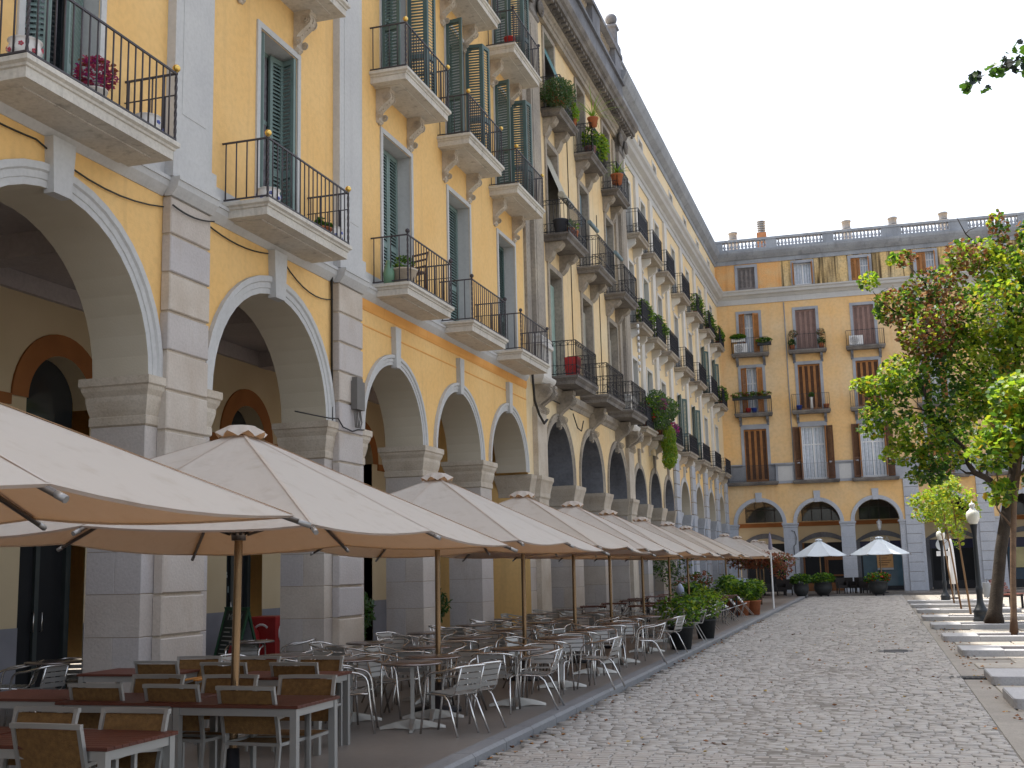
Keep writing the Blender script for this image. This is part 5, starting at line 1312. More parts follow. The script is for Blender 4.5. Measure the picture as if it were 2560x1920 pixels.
# planters before the end house
for k, (x, y, r, fl) in enumerate([(-4.05, 65.0, .42, None), (-3.0, 67.2, .5, None), (-.1, 67.2, .52, lrd)]):
    t = thing('round_planter', ['low dark round planter nearest the terrace corner', 'dark round planter with dense green plant under the first white parasol', 'dark round planter with red geraniums under the larger white parasol'][k], 'planter', (x, y, -.1), 0, 'round planters before the end house')
    MB().lathe([(.001, .06), (r * .5, .07), (r * .9, .3), (r, .5), (r * .92, .72), (r, .74), (r, .80), (r * .88, .8), (r * .85, .7), (.001, .7)], 18).build('pot', blackpot, t)
    for a in range(3): MB().lathe([(.05, 0), (.06, .09)], 8, (r * .5 * math.cos(a * 2.1), r * .5 * math.sin(a * 2.1), 0)).build('foot', ironb, t)
    leaf_cloud('foliage', [(0, 0, .95, r * 1.3, r * 1.2, .35), (r * .8, 0, 1.0, r * .6, r * .6, .25), (-r * .8, 0, .92, r * .6, r * .6, .25)], 700, .13, [lg3, lg1] + ([fl] if fl else []), (4, 2.5) + ((1.0,) if fl else ()), t, elong=1.3)
def wicker():
    q = MB(); q.box(-.24, .24, -.24, .24, .3, .45); q.box(-.26, .26, .2, .27, .45, .88)
    for s in (-1, 1): q.box(s * .24 - .03, s * .24 + .03, -.22, .22, .45, .66); q.box(s * .22 - .025, s * .22 + .025, -.22, -.17, 0, .3); q.box(s * .22 - .025, s * .22 + .025, .17, .22, 0, .3)
    return q.mesh('wicker_chair', mat('dark_wicker', (.03, .025, .024), .7))
wk = wicker()
for k, (x, y, rz) in enumerate([(-2.05, 68.8, 20), (-1.3, 69.1, -40), (-1.7, 69.6, 180), (-5.2, 66.5, 10), (-4.9, 67.3, 180), (.5 - 1.3, 68.9, 70)]):
    tag(link('wicker_chair', wk, None, (x, y, 0), R(rz)), ['dark wicker chair facing the first arch of the end house', 'dark wicker chair turned towards the second pier of the end house', 'dark wicker chair farthest in under the first white parasol', 'dark wicker chair by the corner pier, nearer the camera', 'dark wicker chair by the corner pier, farther in', 'dark wicker chair beside the geranium planter'][k], 'chair', 'dark wicker chairs before the end house')
# plants and pots on the balconies
def ceramic(label, loc, flower):
    t = thing('ceramic_pot', label, 'flower pot', loc, random.random() * 3, 'painted ceramic pots on the first balconies'); t.scale = (.82, .82, .78)
    MB().lathe([(.001, .0), (.12, .0), (.19, .07), (.215, .16), (.19, .25), (.20, .29), (.215, .30), (.20, .31), (.18, .29), (.001, .26)], 20).build('pot', ceram, t)
    q = MB()
    for k in range(8):
        a = k * .785 + .2; z = .12 + .07 * (k % 2)
        for j in range(5): b = j * 1.257; q.ball((.212 * math.cos(a) + .022 * math.cos(b) * -math.sin(a), .212 * math.sin(a) + .022 * math.cos(b) * math.cos(a), z + .022 * math.sin(b)), .015, 6, 4, 0)
    q.build('painted_flowers', flower, t)
    return t
X0 = -8.5
ceramic('white ceramic pot with pink painted flowers, near corner of the closest balcony', (X0 + .42, 9.35, 7.04), ceram_f)
ceramic('white ceramic pot with blue motif, far corner of the closest balcony', (X0 + .40, 11.52, 7.04), ceram_b)
ceramic('white ceramic pot with blue and red flowers, near corner of the second balcony', (X0 + .42, 14.45, 7.04), ceram_b)
ceramic('blue-patterned white pot at the far corner of the second balcony', (X0 + .42, 16.52, 7.04), ceram_b)
potted('pot of deep-pink leafy flowers in the middle of the closest balcony', (X0 + .38, 10.55, 7.04), .13, .2, ceram, [(0, 0, .38, .24, .24, .22)], 420, .07, [lpk, lru, lmg], (4, 1, 1), 'flower pot', elong=1.6)
potted('small terracotta bowl of cactus on the second balcony', (X0 + .42, 16.15, 7.04), .16, .14, terracotta, [(0, 0, .2, .16, .16, .12)], 60, .09, [lg3], (1,), 'flower pot', elong=1.0)
potted('shallow terracotta saucer behind the flowered pot on the second balcony', (X0 + .25, 14.95, 7.04), .16, .1, terracotta, [], 0, .1, [lg3], (1,), 'flower pot')
potted('stone trough with small green shrub on the third balcony', (X0 + .40, 19.60, 7.04), .24, .3, stone_cap, [(0, 0, .42, .2, .2, .16)], 260, .06, [lg3, lg1], (3, 1), 'flower pot')
potted('red plastic pot on the near corner of the topmost yellow-house balcony', (X0 + .42, 26.75, 14.94), .15, .26, redpl, [], 0, .1, [lg3], (1,), 'flower pot')
t = thing('wooden_chair', 'small dark wooden chair with turned back on the third balcony', 'chair', (X0 + .3, 20.25, 7.04), R(160))
q = MB()
for sx in (-1, 1): q.tube([(sx * .18, .17, 0), (sx * .18, .17, .4)], .016, 5); q.tube([(sx * .18, -.18, 0), (sx * .18, -.18, .42), (sx * .19, -.24, .85)], .016, 5)
q.build('frame', shutter_k, t); MB().box(-.2, .2, -.19, .2, .40, .43).build('seat', shutter_k, t)
q = MB()
for z in (.55, .68, .8): q.box(-.18, .18, -.225, -.205, z, z + .035)
q.build('back_rails', shutter_k, t)
q = MB(); q.lathe([(.001, 0), (.10, 0), (.11, .2), (.06, .38), (.05, .44), (.001, .44)], 12)
tag(q.build('glass_jar', mat('green_jar', (.16, .30, .2), .15), None, (X0 + .2, 19.35, 7.04)), 'greenish glass jar standing by the shutters of the third balcony', 'jar')
# cream house
def bp(label, u, w, z, r, h, pm, blobs, n, size, mats, wts, cat='potted plant', elong=1.8, flat=.5): return potted(label, (X0 + w, u, z), r, h, pm, blobs, n, size, mats, wts, cat, elong=elong, flat=flat)
bp('large round clipped bush on the first top-floor balcony of the cream house', 31.75, .36, 15.25, .22, .28, terracotta, [(.05, -.1, .42, .55, .62, .46), (0, .15, .62, .42, .45, .35), (.1, -.3, .2, .4, .35, .3)], 3000, .075, [lgy, lg3, lbr], (5, 4, .5), elong=2.4, flat=1)
bp('green climbing plant at the far end of the first top-floor balcony', 33.25, .42, 15.25, .14, .2, terracotta, [(0, 0, .4, .2, .3, .35)], 300, .12, [lg1, lg2], (3, 1))
def spiky(label, loc, n, L, m, pm, r=.13, h=.2):
    t = thing('potted_plant', label, 'potted plant', loc); link('pot', pot_mesh(r * .75, r, h, pm), t)
    q = MB()
    for i in range(n):
        a = i * 2.4; e = .35 + .9 * random.random(); l = L * (.7 + .5 * random.random()); P = []
        for k in range(6):
            s = k / 5; P.append((math.cos(a) * l * s * math.sin(e) * (1 + .3 * s), math.sin(a) * l * s * math.sin(e) * (1 + .3 * s), h + l * (s * math.cos(e) + .35 * s - .75 * s * s * math.sin(e))))
        for k in range(5):
            w0 = .02 * (1 - k / 5.2); w1 = .02 * (1 - (k + 1) / 5.2); nx, ny = -math.sin(a), math.cos(a)
            p, p2 = P[k], P[k + 1]
            q.add([(p[0] - nx * w0, p[1] - ny * w0, p[2]), (p[0] + nx * w0, p[1] + ny * w0, p[2]), (p2[0] + nx * w1, p2[1] + ny * w1, p2[2]), (p2[0] - nx * w1, p2[1] - ny * w1, p2[2])], [(0, 1, 2, 3)])
    q.build('foliage', m, t); return t
spiky('spiky spider plant in a terracotta pot hung on the rail of the second top-floor balcony', (X0 + .50, 35.75, 16.15), 22, .95, lg1, terracotta, .17, .3)
bp('trailing green plant in a mauve pot on the second top-floor balcony', 36.0, .32, 15.25, .2, .3, mat('mauve_pot', (.20, .11, .11), .7), [(0, .1, .6, .3, .45, .4), (.1, .8, .5, .25, .5, .45)], 700, .13, [lg1, lg3, lg2], (3, 2, 1))
bp('leafy shrub at the far end of the second top-floor balcony', 37.3, .36, 15.25, .2, .28, blackpot, [(0, 0, .7, .32, .4, .55)], 500, .13, [lg1, lg2], (2, 1))
spiky('bright green fern in a terracotta pot on the third top-floor balcony', (X0 + .42, 39.75, 15.45), 44, .62, lg1, terracotta, .22, .36)
bp('dark blue pot on the first middle balcony of the cream house', 31.6, .36, 11.37, .22, .40, mat('slate_pot', (.04, .045, .06), .6), [], 0, .1, [lg3], (1,), 'flower pot')
bp('small terracotta pot on the first middle balcony of the cream house', 32.2, .45, 11.37, .17, .3, terracotta, [], 0, .1, [lg3], (1,), 'flower pot')
bp('orange terracotta pot with small plant on the first middle balcony of the cream house', 32.6, .45, 11.37, .19, .32, terracotta, [(0, 0, .5, .2, .2, .2)], 120, .1, [lg1], (1,), 'flower pot')
t = thing('planter_box', 'dark red planter box at the near corner of the lowest cream-house balcony', 'planter', (X0 + .55, 31.75, 7.15)); q = MB(); q.prism([(-.16, 0), (.16, 0), (.2, .55), (-.2, .55)], -.2, .2, lambda a, b, c: (a, c, b)); q.build('box', redpl, t)
# pale house: the overgrown balcony
t = thing('hanging_plants', 'mass of oleander, pink flowers and hanging greenery on a low pale-house balcony', 'plants', (X0 + .3, 47.7, 7.04))
MB().box(-.1, .15, -1.0, 1.0, 0, .22).build('trough', terracotta, t)
leaf_cloud('oleander', [(.2, -2.3, 1.0, .45, .8, .7), (.25, -1.3, .9, .5, .7, .75), (.2, -2.6, .5, .4, .5, .5), (.35, -.3, 1.15, .45, .6, .45)], 1500, .20, [lgy, lg3, lg1], (4, 2, 1), t, elong=3.0, flat=1)
leaf_cloud('hanging_greenery', [(.30, -.4, -.1, .34, .55, .6), (.32, -.1, -.7, .3, .45, .6), (.28, -.5, -1.0, .25, .4, .4)], 1800, .13, [lg1, lg2], (3, 2), t, elong=2.6, flat=1, droop=1.2)
leaf_cloud('pink_flowers', [(.35, .5, .35, .28, .5, .35), (.4, -2.4, 1.0, .3, .3, .3)], 260, .09, [lmg, lpk], (4, 1), t, elong=1.0)
for k, (u, z, lab) in enumerate([(45.0, 11.1, 'leafy pot plant on the first middle balcony of the pale house'), (48.2, 11.1, 'oleander pot on the second middle balcony of the pale house'), (60.2, 14.72, 'green pot plant on a top balcony of the white-pilaster house'), (64.6, 14.72, 'tall green plant on the third top balcony of the white-pilaster house'), (69.0, 14.72, 'bright green shrub on the corner top balcony of the white-pilaster house'), (69.2, 11.1, 'shrub on the corner middle balcony of the white-pilaster house'), (44.6, 7.05, 'red geranium pot on the first low balcony of the pale house')]):
    potted(lab, (X0 + .25, u, z), .18, .28, terracotta, [(0, 0, .75, .35, .5, .5), (.1, .5, .6, .3, .3, .35)], 420, .15, [lg1, lg3] + ([lrd] if k == 6 else []), (3, 2) + ((1,) if k == 6 else ()), elong=2.2)
# string of lights hanging from a middle balcony
q = MB()
for k in range(8): q.lathe([(.03, 0), (.05, .02), (.05, .12), (.03, .14)], 8, (X0 + .42, 42.6, 10.7 - .24 * k))
t = thing('light_string', 'string of small white lanterns hanging below a pale-house balcony', 'lights', (0, 0, 0)); q.build('lanterns', white_p, t); MB().tube([(X0 + .42, 42.6, 10.9), (X0 + .42, 42.6, 8.95)], .01, 4).build('wire', ironb, t)
# end house pots: world position from its own frame
RE = Matrix.Translation((-8.5, 72.35, 0)) @ Matrix.Rotation(R(1.7), 4, 'Z')
def ew(u, v, w): return tuple(RE @ Vector((u, -w, v)))
def ebox(label, u, v, flower, pm=blackpot, w=.36, n=260):
    t = thing('window_box', label, 'planter', ew(u, v, w), R(1.7)); MB().box(-.42, .42, -.09, .09, 0, .2).build('box', pm, t)
    if n: leaf_cloud('foliage', [(0, 0, .3, .5, .16, .2)], n, .12, [lg1, lg3] + ([flower] if flower else []), (3, 2) + ((1.6,) if flower else ()), t)
    return t
ebox('window box of bright greenery above the air conditioner on the end house', 1.12, 15.45, None, white_p, .3, 420)
ebox('trailing plant box at the right corner of the first top balcony of the end house', 2.7, 15.1, None, blackpot, .45, 260)
for k, u in enumerate((1.0, 1.75, 2.5)): ebox(f'dark railing box with reddish plants on an end-house balcony, {ordn[k]} along', u, 11.75, lru, blackpot, .5, 160)
for k, (u, v) in enumerate([(1.25, 14.69), (8.15, 14.69)]):
    t = thing('air_conditioner', ['white air-conditioning unit under the green window box of the end house', 'white air-conditioning unit on the third top balcony of the end house'][k], 'air conditioner', ew(u, v, .28), R(1.7))
    MB().box(-.40, .40, -.14, .14, .02, .62).build('casing', white_p, t)
    q = MB()
    for r in (.22, .16, .10, .05): q.tube([(-.1 + r * math.cos(x), -.145, .32 + r * math.sin(x)) for x in [2 * math.pi * j / 16 for j in range(16)]], .012, 4, closed=True)
    q.build('fan_grille', ironb, t)
for k, (u, v, pm, fo, lab) in enumerate([(4.35, 14.69, terracotta, lg3, 'terracotta pot at the left end of the second top balcony'), (6.1, 14.69, terracotta, lg3, 'terracotta pot with dark plant at the right end of the second top balcony'), (4.55, 10.95, bluepot, None, 'blue glazed pot on the second middle balcony'), (6.15, 10.95, terracotta, None, 'orange pot at the right end of the second middle balcony'), (1.5, 10.95, redpl, None, 'red pot on the first middle balcony of the end house'), (1.85, 10.95, bluepot, None, 'blue bowl on the first middle balcony of the end house')]):
    potted(lab, ew(u, v, .3), .17, .3, pm, [(0, 0, .45, .25, .25, .25)] if fo else [], 150 if fo else 0, .12, [fo] if fo else [lg3], (1,), 'flower pot')
q = MB(); q.lathe([(.001, 0), (.10, 0), (.085, .6), (.11, .75), (.001, .75)], 12)
t = thing('tall_pot', 'tall white vase with a small plant on the second middle balcony', 'vase', ew(5.3, 10.95, .35)); q.build('vase', ceram, t); leaf_cloud('foliage', [(0, 0, .9, .2, .2, .15)], 120, .1, [lg3], (1,), t)
for k, u in enumerate((4.45, 6.1)):
    o = leaf_cloud('dry_shrub', [(0, 0, 0, .28, .25, .25)], 260, .09, [lgy, lbr], (1, 1), None, elong=2); o.location = ew(u, 15.7, .35); tag(o, f'dry grey shrub at the {"left" if k == 0 else "right"} rail end of the second top balcony', 'plant')

# ------------------------------------------------------------------ trees
def branch(q, a, b, r0, r1, wob=.12, n=7):
    a, b = Vector(a), Vector(b); L = (b - a).length; P = []; o1, o2 = random.uniform(0, 6), random.uniform(0, 6)
    for i in range(n + 1):
        s = i / n; w = math.sin(math.pi * s) * L * wob
        P.append(tuple(a + (b - a) * s + Vector((math.sin(o1 + s * 4) * w, math.cos(o2 + s * 3) * w, math.sin(o2 + s * 5) * w * .5 + .10 * L * s * (1 - s)))))
    q.tube(P, [r0 + (r1 - r0) * i / n for i in range(n + 1)], 7); return P
def kinds_tree(c):
    n = len(c); k = rng.choice(4, n, p=[.46, .30, .18, .06])
    f = np.sin(c[:, 0] * 1.9 + 1) + np.sin(c[:, 2] * 2.3 + c[:, 1]) + np.sin(c[:, 1] * 2.1)
    dark = (f < -.5) & (rng.random(n) < .7); k[dark] = 2
    gold = (f > 1.2) & (rng.random(n) < .5); k[gold] = 1
    br = (((c[:, 0] - 1.75) ** 2 / 1.2 + (c[:, 2] - 8.9) ** 2 / 2.6 < 1) | ((c[:, 0] - 2.4) ** 2 / 1.6 + (c[:, 2] - 10.3) ** 2 / .9 < 1) | ((c[:, 0] - 4.1) ** 2 / .25 + (c[:, 2] - 11.4) ** 2 / .9 < 1)) & (rng.random(n) < .42)
    k[br] = 4
    return k
tree1 = thing('plane_tree', 'big dark leaning tree with green and browning autumn leaves beside the lamp post', 'tree', (0, 0, 0))
q = MB(); bz = Vector((3.02, 35.3, -.05))
T1 = [(2.95, 35.3, -.05), (3.0, 35.3, .3), (3.14, 35.3, 1.1), (3.3, 35.35, 2.0), (3.52, 35.4, 2.9), (3.75, 35.5, 3.7), (3.95, 35.6, 4.6), (4.15, 35.6, 6.0), (4.2, 35.6, 7.8), (4.1, 35.7, 9.6), (4.0, 35.7, 11.2)]
q.tube(T1, [.30, .19, .165, .16, .165, .18, .15, .12, .09, .055, .02], 12)
limbs = [((3.70, 35.5, 3.5), (2.75, 35.0, 4.15), .12, .08), ((2.75, 35.0, 4.15), (2.6, 34.9, 4.75), .08, .06), ((2.6, 34.9, 4.75), (1.0, 34.6, 7.4), .06, .02), ((3.9, 35.5, 4.3), (2.2, 34.8, 8.4), .09, .02), ((4.1, 35.6, 5.6), (1.5, 35.6, 10.4), .08, .015), ((4.15, 35.6, 6.6), (5.8, 35.2, 10.2), .07, .015),
         ((4.0, 35.6, 5.0), (6.4, 34.8, 7.4), .08, .02), ((4.2, 35.6, 7.6), (2.9, 35.2, 11.6), .05, .012), ((2.2, 34.9, 5.6), (.0, 34.8, 6.2), .03, .01), ((2.0, 34.8, 7.9), (.4, 35, 9.6), .03, .01), ((3.9, 35.5, 4.6), (4.6, 34.3, 7.0), .07, .015), ((2.7, 35.0, 4.4), (1.2, 35.0, 4.2), .035, .01)]
ends = []
for a, b, r0, r1 in limbs:
    P = branch(q, a, b, r0, r1); ends.append(P)
    for k in (3, 4, 5, 6):
        p = Vector(P[k]); branch(q, p, p + Vector((random.uniform(-.9, .6), random.uniform(-.6, .6), random.uniform(-.1, .9))), r1 * .7 + .006, .004, .15, 4)
q.build('trunk', bark, tree1)
blob = [(1.2, 34.8, 7.0, 1.0, 1.0, .8), (.5, 34.9, 6.0, .85, .8, .55), (.35, 34.8, 6.75, .6, .7, .4), (1.9, 34.6, 8.2, 1.1, 1.0, .9), (1.0, 35.2, 9.1, .75, .8, .7), (2.2, 35.6, 9.6, 1.1, 1.0, .8), (2.9, 35.0, 7.4, 1.2, 1.1, 1.0), (3.6, 34.6, 8.6, 1.3, 1.2, 1.1), (4.8, 34.8, 7.6, 1.4, 1.2, 1.2),
        (4.2, 35.4, 10.0, 1.2, 1.1, .8), (5.6, 35, 9.4, 1.4, 1.2, 1.2), (3.2, 35.2, 10.5, .9, .8, .55), (4.0, 35.4, 11.2, .35, .4, .7), (5.2, 35.2, 10.9, .9, .9, .7), (1.4, 34.6, 5.3, 1.0, .9, .7), (2.4, 34.4, 6.0, 1.0, .9, .75), (3.4, 34.2, 6.2, 1.1, 1.0, .8), (4.6, 34.2, 6.0, 1.3, 1.0, .9), (6.0, 34.6, 6.8, 1.3, 1.1, 1.2),
        (.1, 34.9, 5.5, .5, .5, .3), (-.15, 35, 6.85, .35, .4, .25), (.9, 34.8, 4.75, .75, .7, .4), (1.9, 34.8, 4.6, .8, .7, .5), (.3, 35, 9.9, .35, .4, .35), (1.3, 35.4, 10.6, .5, .5, .3), (2.6, 36.0, 5.3, .8, .7, .5), (1.5, 34.7, 4.1, .7, .6, .35), (5.0, 34.6, 4.1, .8, .7, .6), (5.6, 34.0, 3.6, .8, .7, .5), (4.6, 34.0, 4.9, .9, .8, .5), (5.6, 34.2, 5.2, .9, .8, .6)]
blob = [(a, b, c, d * .9, e * .9, f * .88) for a, b, c, d, e, f in blob]
leaf_cloud('crown', blob, 23500, .128, [lg1, lg2, lg3, lg4, lbr], None, tree1, kinds=kinds_tree, shell=.35, flat=.7, droop=.35, elong=1.05)
tree2 = thing('young_tree', 'slim brown-barked tree in the fourth tree pit', 'tree', (0, 0, 0))
q = MB(); T2 = [(2.93, 30.1, -.05), (2.96, 30.1, .4), (3.02, 30.1, 1.3), (3.10, 30.1, 2.2), (3.20, 30.1, 3.1), (3.45, 30.2, 4.2), (3.7, 30.3, 5.6)]
q.tube(T2, [.11, .075, .068, .07, .065, .05, .025], 10)
for a, b in [((3.18, 30.1, 3.0), (2.4, 30.0, 4.6)), ((3.3, 30.1, 3.6), (4.3, 30.0, 5.2)), ((3.12, 30.1, 2.4), (2.75, 29.9, 3.2))]: branch(q, a, b, .03, .008)
q.build('trunk', bark2, tree2)
leaf_cloud('crown', [(2.8, 30, 4.3, .6, .6, .5), (3.4, 30.1, 4.8, .8, .7, .6), (4.0, 30, 4.6, .7, .7, .7), (3.6, 30.2, 5.6, .8, .8, .6), (4.4, 30, 5.6, .8, .7, .7), (2.9, 29.9, 3.3, .4, .4, .35), (3.9, 30, 3.7, .5, .5, .5)], 2600, .17, [lg1, lg2, lg4, lg3], (4, 3, .6, 2), tree2, flat=.7, droop=.35, elong=1.05, shell=.35)
def sapling(label, x, y, h, lean, blobs, n):
    t = thing('sapling', label, 'tree', (x, y, -.03), 0, 'staked saplings in the tree pits')
    MB().tube([(0, 0, 0), (lean * .35, 0, h * .35), (lean * .8, .02, h * .75), (lean, .03, h)], [.035, .03, .022, .008], 7).build('trunk', stakem, t)
    q = MB()
    for k in range(7): a = k * 2.1; z = h * (.55 + .06 * k); q.tube([(lean * z / h, 0, z), (lean * z / h + math.cos(a) * .35, math.sin(a) * .3, z + .3)], [.010, .004], 5)
    q.build('twigs', stakem, t)
    leaf_cloud('crown', blobs, n, .115, [lg1, lg2, lg4], (3, 4, .6), t, flat=.7, droop=.4, elong=1.05, shell=.3); return t
sapling('thin staked sapling in the sixth tree pit with yellow-green leaves', 2.70, 40.2, 4.2, -.30, [(-.2, 0, 2.9, .35, .35, .5), (-.1, 0, 3.7, .6, .5, .45), (.2, 0, 3.3, .4, .4, .4), (-.5, 0, 4.1, .5, .5, .35)], 620)
sapling('thin staked sapling in the seventh tree pit, behind the other', 2.72, 45.0, 4.6, -.42, [(-.3, 0, 3.2, .5, .4, .5), (-.6, 0, 3.9, .8, .6, .5), (-1.1, 0, 3.9, .5, .4, .35), (-.2, 0, 4.5, .6, .6, .4), (.1, 0, 2.5, .25, .25, .4)], 900)
sapling('thin sapling trunk by the far lamp post', 2.80, 50.4, 4.4, -.38, [(-.3, 0, 3.7, .7, .6, .45), (-.9, 0, 3.6, .5, .4, .35), (-.3, 0, 4.3, .6, .5, .4)], 700)
tree3 = thing('near_tree', 'dark leafy branch tip reaching into the upper corner of the sky', 'tree', (0, 0, 0))
q = MB(); q.tube([(4.6, 13.6, -.1), (4.55, 13.6, 2), (4.5, 13.7, 4.5), (4.4, 13.8, 7), (4.3, 13.8, 9.5)], [.26, .2, .17, .13, .06], 9)
branch(q, (4.45, 13.7, 6.2), (2.25, 14.0, 7.62), .06, .012, .05); branch(q, (2.5, 14, 7.55), (1.62, 14.0, 7.42), .010, .003, .06, 4); branch(q, (2.3, 14, 7.6), (1.95, 14.1, 7.75), .008, .003, .06, 4)
q.build('trunk', bark, tree3)
leaf_cloud('crown', [(1.40, 14, 7.26, .07, .15, .05), (1.50, 14, 7.33, .08, .15, .07), (1.58, 14, 7.22, .08, .15, .05), (1.72, 14.05, 7.44, .10, .2, .06), (1.86, 14.05, 7.52, .10, .2, .07), (1.98, 14, 7.44, .10, .2, .08), (2.1, 14, 7.36, .14, .2, .06), (1.98, 14.1, 7.68, .10, .15, .06), (2.3, 14, 7.55, .25, .3, .18)], 150, .10, [lg3, mat('leaf_dark_blue_green', (.02, .035, .03), .5)], (3, 1), tree3, flat=.8, droop=.5, elong=.95, shell=.2)  # some leaves a darker blue-green, picked at random
leaf_cloud('upper_crown', [(4.3, 13.8, 9.3, 1.5, 1.6, 1.2), (4.0, 13.6, 7.9, .8, 1.0, .8), (5.3, 13.4, 8.2, 1.2, 1.3, 1.0)], 2600, .17, [lg1, lg3, lg2], (3, 3, 1), tree3, flat=.7, droop=.3, elong=1.05)

# ------------------------------------------------------------------ lamps, signs, bench, bins, arcade things
lampg = bpy.data.materials.new('lamp_globe'); lampg.use_nodes = True; pb = lampg.node_tree.nodes['Principled BSDF']
pb.inputs['Base Color'].default_value = (.72, .72, .66, 1); pb.inputs['Roughness'].default_value = .25; pb.inputs['Subsurface Weight'].default_value = .3; pb.inputs['Subsurface Radius'].default_value = (.1, .1, .1)
lampb = mat('lamp_post_paint', (.018, .022, .028), .4, var=.1)
def lamp(label, x, y, k=1.0):
    t = thing('lamp_post', label, 'street lamp', (x, y, -.1), 0, 'globe lamp posts on the pavement'); t.scale = (k, k, k)
    MB().lathe([(.001, 0), (.24, 0), (.25, .06), (.21, .10), (.21, .26), (.23, .30), (.19, .36), (.13, .46), (.095, .58), (.085, .80), (.10, .86), (.105, .98), (.09, 1.02), (.078, 1.06), (.070, 1.6), (.060, 2.5), (.066, 2.55), (.085, 2.72), (.11, 2.86), (.115, 2.89), (.001, 2.89)], 18).build('post', lampb, t)
    MB().lathe([(.10, 2.89), (.17, 3.0), (.198, 3.12), (.196, 3.2), (.165, 3.28), (.11, 3.315), (.09, 3.33)], 20).build('globe', lampg, t)
    MB().lathe([(.10, 3.32), (.085, 3.36), (.06, 3.40), (.09, 3.44), (.085, 3.50), (.05, 3.53), (.02, 3.54), (.012, 3.60), (.001, 3.62)], 16).build('finial', white_p, t); return t
lamp('black lamp post with white acorn globe beside the leaning dark trunk', 2.84, 38.0)
lamp('farther black lamp post with pale globe, partly behind sapling leaves', 2.68, 54.3, .93)
t = thing('traffic_sign', 'back of a round white traffic sign with small plate below, behind the far lamp post', 'traffic sign', (2.86, 57, -.1))
MB().tube([(0, 0, 0), (0, 0, 2.95)], .03, 8).build('pole', MATS['zinc'], t); MB().prism([(.29 * math.cos(a), 2.53 + .29 * math.sin(a)) for a in [2 * math.pi * j / 28 for j in range(28)]], -.05, -.035, lambda a, b, c: (a, c, b)).build('round_plate', mat('sign_grey', (.55, .58, .62), .4), t)
MB().box(-.29, .27, -.05, -.035, 2.02, 2.24).build('small_plate', white_p, t)
t = thing('bench', 'dark red-brown slatted wooden bench on the sunlit pavement, seen end-on', 'bench', (4.65, 47.4, -.1), R(70)); t.scale = (1.15, 1.15, 1.15)
pmn = MB().box(-.85, .85, -.045, .045, -.016, .016).mesh('slat', mat('bench_wood', (.16, .045, .03), .5))
for k in range(5): link('slat', pmn, t, (0, -.2 + .105 * k, .46))
for k in range(4): link('slat', pmn, t, (0, .28 + .045 * k, .56 + .11 * k), (R(70), 0, 0))
for s in (-1, 1): q = MB(); q.box(s * .6 - .03, s * .6 + .03, -.22, .24, .38, .44); q.box(s * .6 - .03, s * .6 + .03, -.2, -.13, 0, .38); q.box(s * .6 - .03, s * .6 + .03, .17, .24, 0, .5); q.tube([(s * .6, .24, .44), (s * .6, .44, .95)], .025, 4); q.build('support', ironb, t)
t = thing('litter_bin', 'small grey cylindrical litter bin behind the leaning tree', 'litter bin', (4.84, 60.0, -.1)); MB().lathe([(.001, .05), (.17, .05), (.19, .72), (.2, .74), (.18, .74), (.16, .2), (.001, .2)], 16).build('drum', mat('bin_grey', (.28, .31, .36), .45), t); MB().tube([(0, .22, 0), (0, .22, .9)], .025, 6).build('post', ironb, t)
t = thing('chalkboard', 'green-framed A-board menu chalkboard standing under the second arch', 'menu board', (-11.15, 18.95, 0), R(-28))
def lean(q, s): 
    f = lambda a, b, c: (a, s * (.30 - b * .27) + c * s, b)
    return f
for s, nm in ((-1, 'front_board'), (1, 'rear_board')):
    f = lean(None, s); q = MB(lambda a, b, c, f=f: f(a, b, c)); q.box(-.34, .34, .08, 1.14, 0, .015); o = q.build(nm, mat('chalk_slate', (.04, .055, .055), .8) if s < 0 else mat('white_board', (.6, .64, .7), .5), t)
    q = MB(lambda a, b, c, f=f: f(a, b, c)); q.box(-.39, -.34, 0, 1.2, -.01, .03); q.box(.34, .39, 0, 1.2, -.01, .03); q.box(-.34, .34, 1.14, 1.2, -.01, .03); q.box(-.34, .34, .03, .08, -.01, .03); q.build('frame', mat('green_frame', (.03, .12, .06), .5), o)
    if s < 0:
        q = MB(lambda a, b, c, f=f: f(a, b, c))
        for k in range(8): q.box(-.26, -.26 + .2 + .1 * ((k * 5) % 3), .30 + .075 * k, .318 + .075 * k, .016, .020)
        q.build('chalk_lines', mat('chalk', (.42, .44, .44), .9), o)
        q = MB(lambda a, b, c, f=f: f(a, b, c)); q.box(.06, .28, .34, .62, .016, .019); q.build('red_panel', redpl, o)
        cu = bpy.data.curves.new('t', 'FONT'); cu.body = 'MENÚ'; cu.size = .17; cu.align_x = 'CENTER'; cu.extrude = .002
        to = bpy.data.objects.new('t', cu); COL.objects.link(to); me = bpy.data.meshes.new_from_object(to.evaluated_get(bpy.context.evaluated_depsgraph_get())); bpy.data.objects.remove(to)
        me.materials.clear(); me.materials.append(MATS['chalk']); link('chalk_title', me, o, (0, -(.30 - .98 * .27) - .022, .97), (math.pi / 2 - math.atan(.27), 0, 0))
t = thing('ice_box', 'red drinks cooler box with a white ring mark by the second inner door', 'cooler', (-11.3, 20.4, 0)); MB().cbox(-.3, .3, -.3, .3, 0, .98, .02).build('body', redpl, t)
for f_ in (lambda x, z: (.303, x, z), lambda x, z: (x, -.303, z)): MB().tube([f_(.17 * math.cos(x), .66 + .17 * math.sin(x)) for x in [R(40) + R(280) * j / 14 for j in range(15)]], .025, 5).build('ring_mark', white_p, t)
t = thing('red_barrel', 'round red plastic drinks barrel beside the red cooler', 'barrel', (-11.6, 20.0, 0)); MB().lathe([(.001, .0), (.22, 0), (.29, .2), (.31, .45), (.27, .7), (.16, .84), (.001, .86)], 18).build('body', redpl, t)
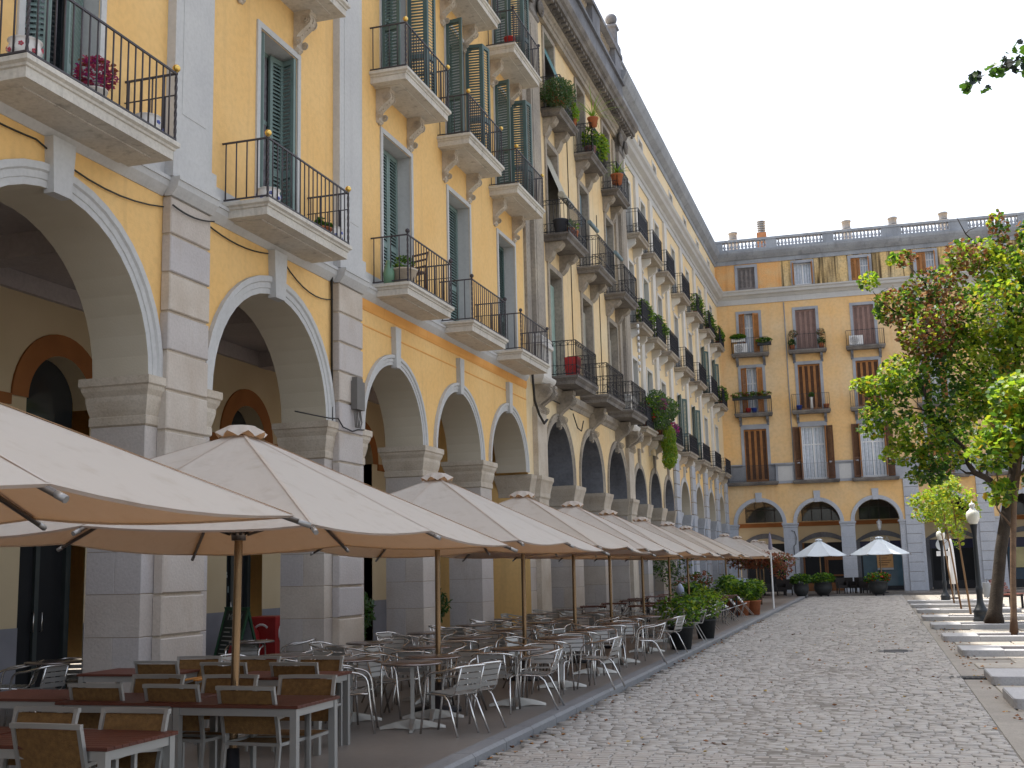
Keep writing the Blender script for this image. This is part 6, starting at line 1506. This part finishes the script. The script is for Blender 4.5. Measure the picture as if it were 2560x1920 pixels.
q = MB(); q.box(-.07, .05, .0, .012, -.03, .02); q.box(-.05, .07, .0, .012, .04, .07); o = q.build('white_mark', white_p, t, (.25, -.16, .55)); o.rotation_euler = (0, 0, R(60))
text(FA, 'RB', .20, 21.45, 1.72, -4.44, mat('door_lettering', (.55, .56, .55), .5), 'door_lettering')
for k, (a, b, c_) in enumerate([(21.3, 1.38, .09), (21.62, 1.42, .08)]): FA.put(FA.mb().box(a, a + c_ * 1.6, b, b + c_ * 1.6, -4.452, -4.446), 'sticker', mat('sticker_white', (.4, .5, .5), .5))
# things left about on the far terrace
t = thing('cloth_bundle', 'pale bluish cloth bundle standing on a far terrace table', 'cloth', (-6.6, 40.6, .74)); MB().lathe([(.001, 0), (.15, 0), (.13, .25), (.06, .38), (.001, .42)], 10).build('bundle', mat('pale_blue_cloth', (.45, .52, .68), .8), t)
t = thing('menu_cards', 'two pale blue menu cards standing open above the far shrubs', 'menu cards', (-4.9, 44.6, 1.05)); 
for s in (-1, 1): o = MB().box(0, s * .17 if s > 0 else .17, -.004, .004, 0, .2).build('card', MATS['pale_blue_cloth'], t, (-.18 if s < 0 else .02, 0, 0), ); o.rotation_euler = (0, R(8 * s), 0)
MB().tube([(0, .01, -1.05), (0, .01, .1)], .012, 5).build('stand', ironb, t)

# ------------------------------------------------------------------ fallen leaves
n = 900
xs = np.concatenate([KX + .02 + np.abs(rng.normal(scale=.12, size=150)), rng.uniform(KX, 1.1, 230), 1.3 + np.abs(rng.normal(scale=.35, size=330)), rng.uniform(1.3, 6, 190)])
ys = np.concatenate([rng.uniform(9, 40, 150), rng.uniform(9.5, 45, 230), rng.uniform(14, 55, 330), rng.uniform(14, 60, 190)])
zs = np.where(xs < 1.16, -.088, -.094)
a = rng.uniform(0, 6.28, n); s = rng.uniform(.035, .075, n)
prof = np.array([(-.5, 0, .1), (-.1, .4, .25), (.5, 0, .15), (-.1, -.4, .3), (.05, 0, 0)])
V = np.stack([np.stack([xs + s * (p[0] * np.cos(a) - p[1] * np.sin(a)), ys + s * (p[0] * np.sin(a) + p[1] * np.cos(a)), zs + s * p[2] * rng.uniform(.4, 1.6, n)], 1) for p in prof], 1).reshape(-1, 3)
bs = np.arange(n)[:, None] * 5
F3 = np.concatenate([bs + np.array([[0, 4, 1]]), bs + np.array([[1, 4, 2]]), bs + np.array([[2, 4, 3]]), bs + np.array([[3, 4, 0]])])
k = rng.choice(3, n, p=[.5, .3, .2])
tag(link('fallen_leaves', arr_mesh('fallen_leaves', V, F3, [mat('dead_leaf_brown', (.22, .09, .035), .8), mat('dead_leaf_orange', (.42, .19, .05), .8), mat('dead_leaf_yellow', (.45, .32, .10), .8)], np.tile(k, 4))), 'scattered brown and yellow fallen leaves on cobbles and pavement', 'fallen leaves', kind='stuff')
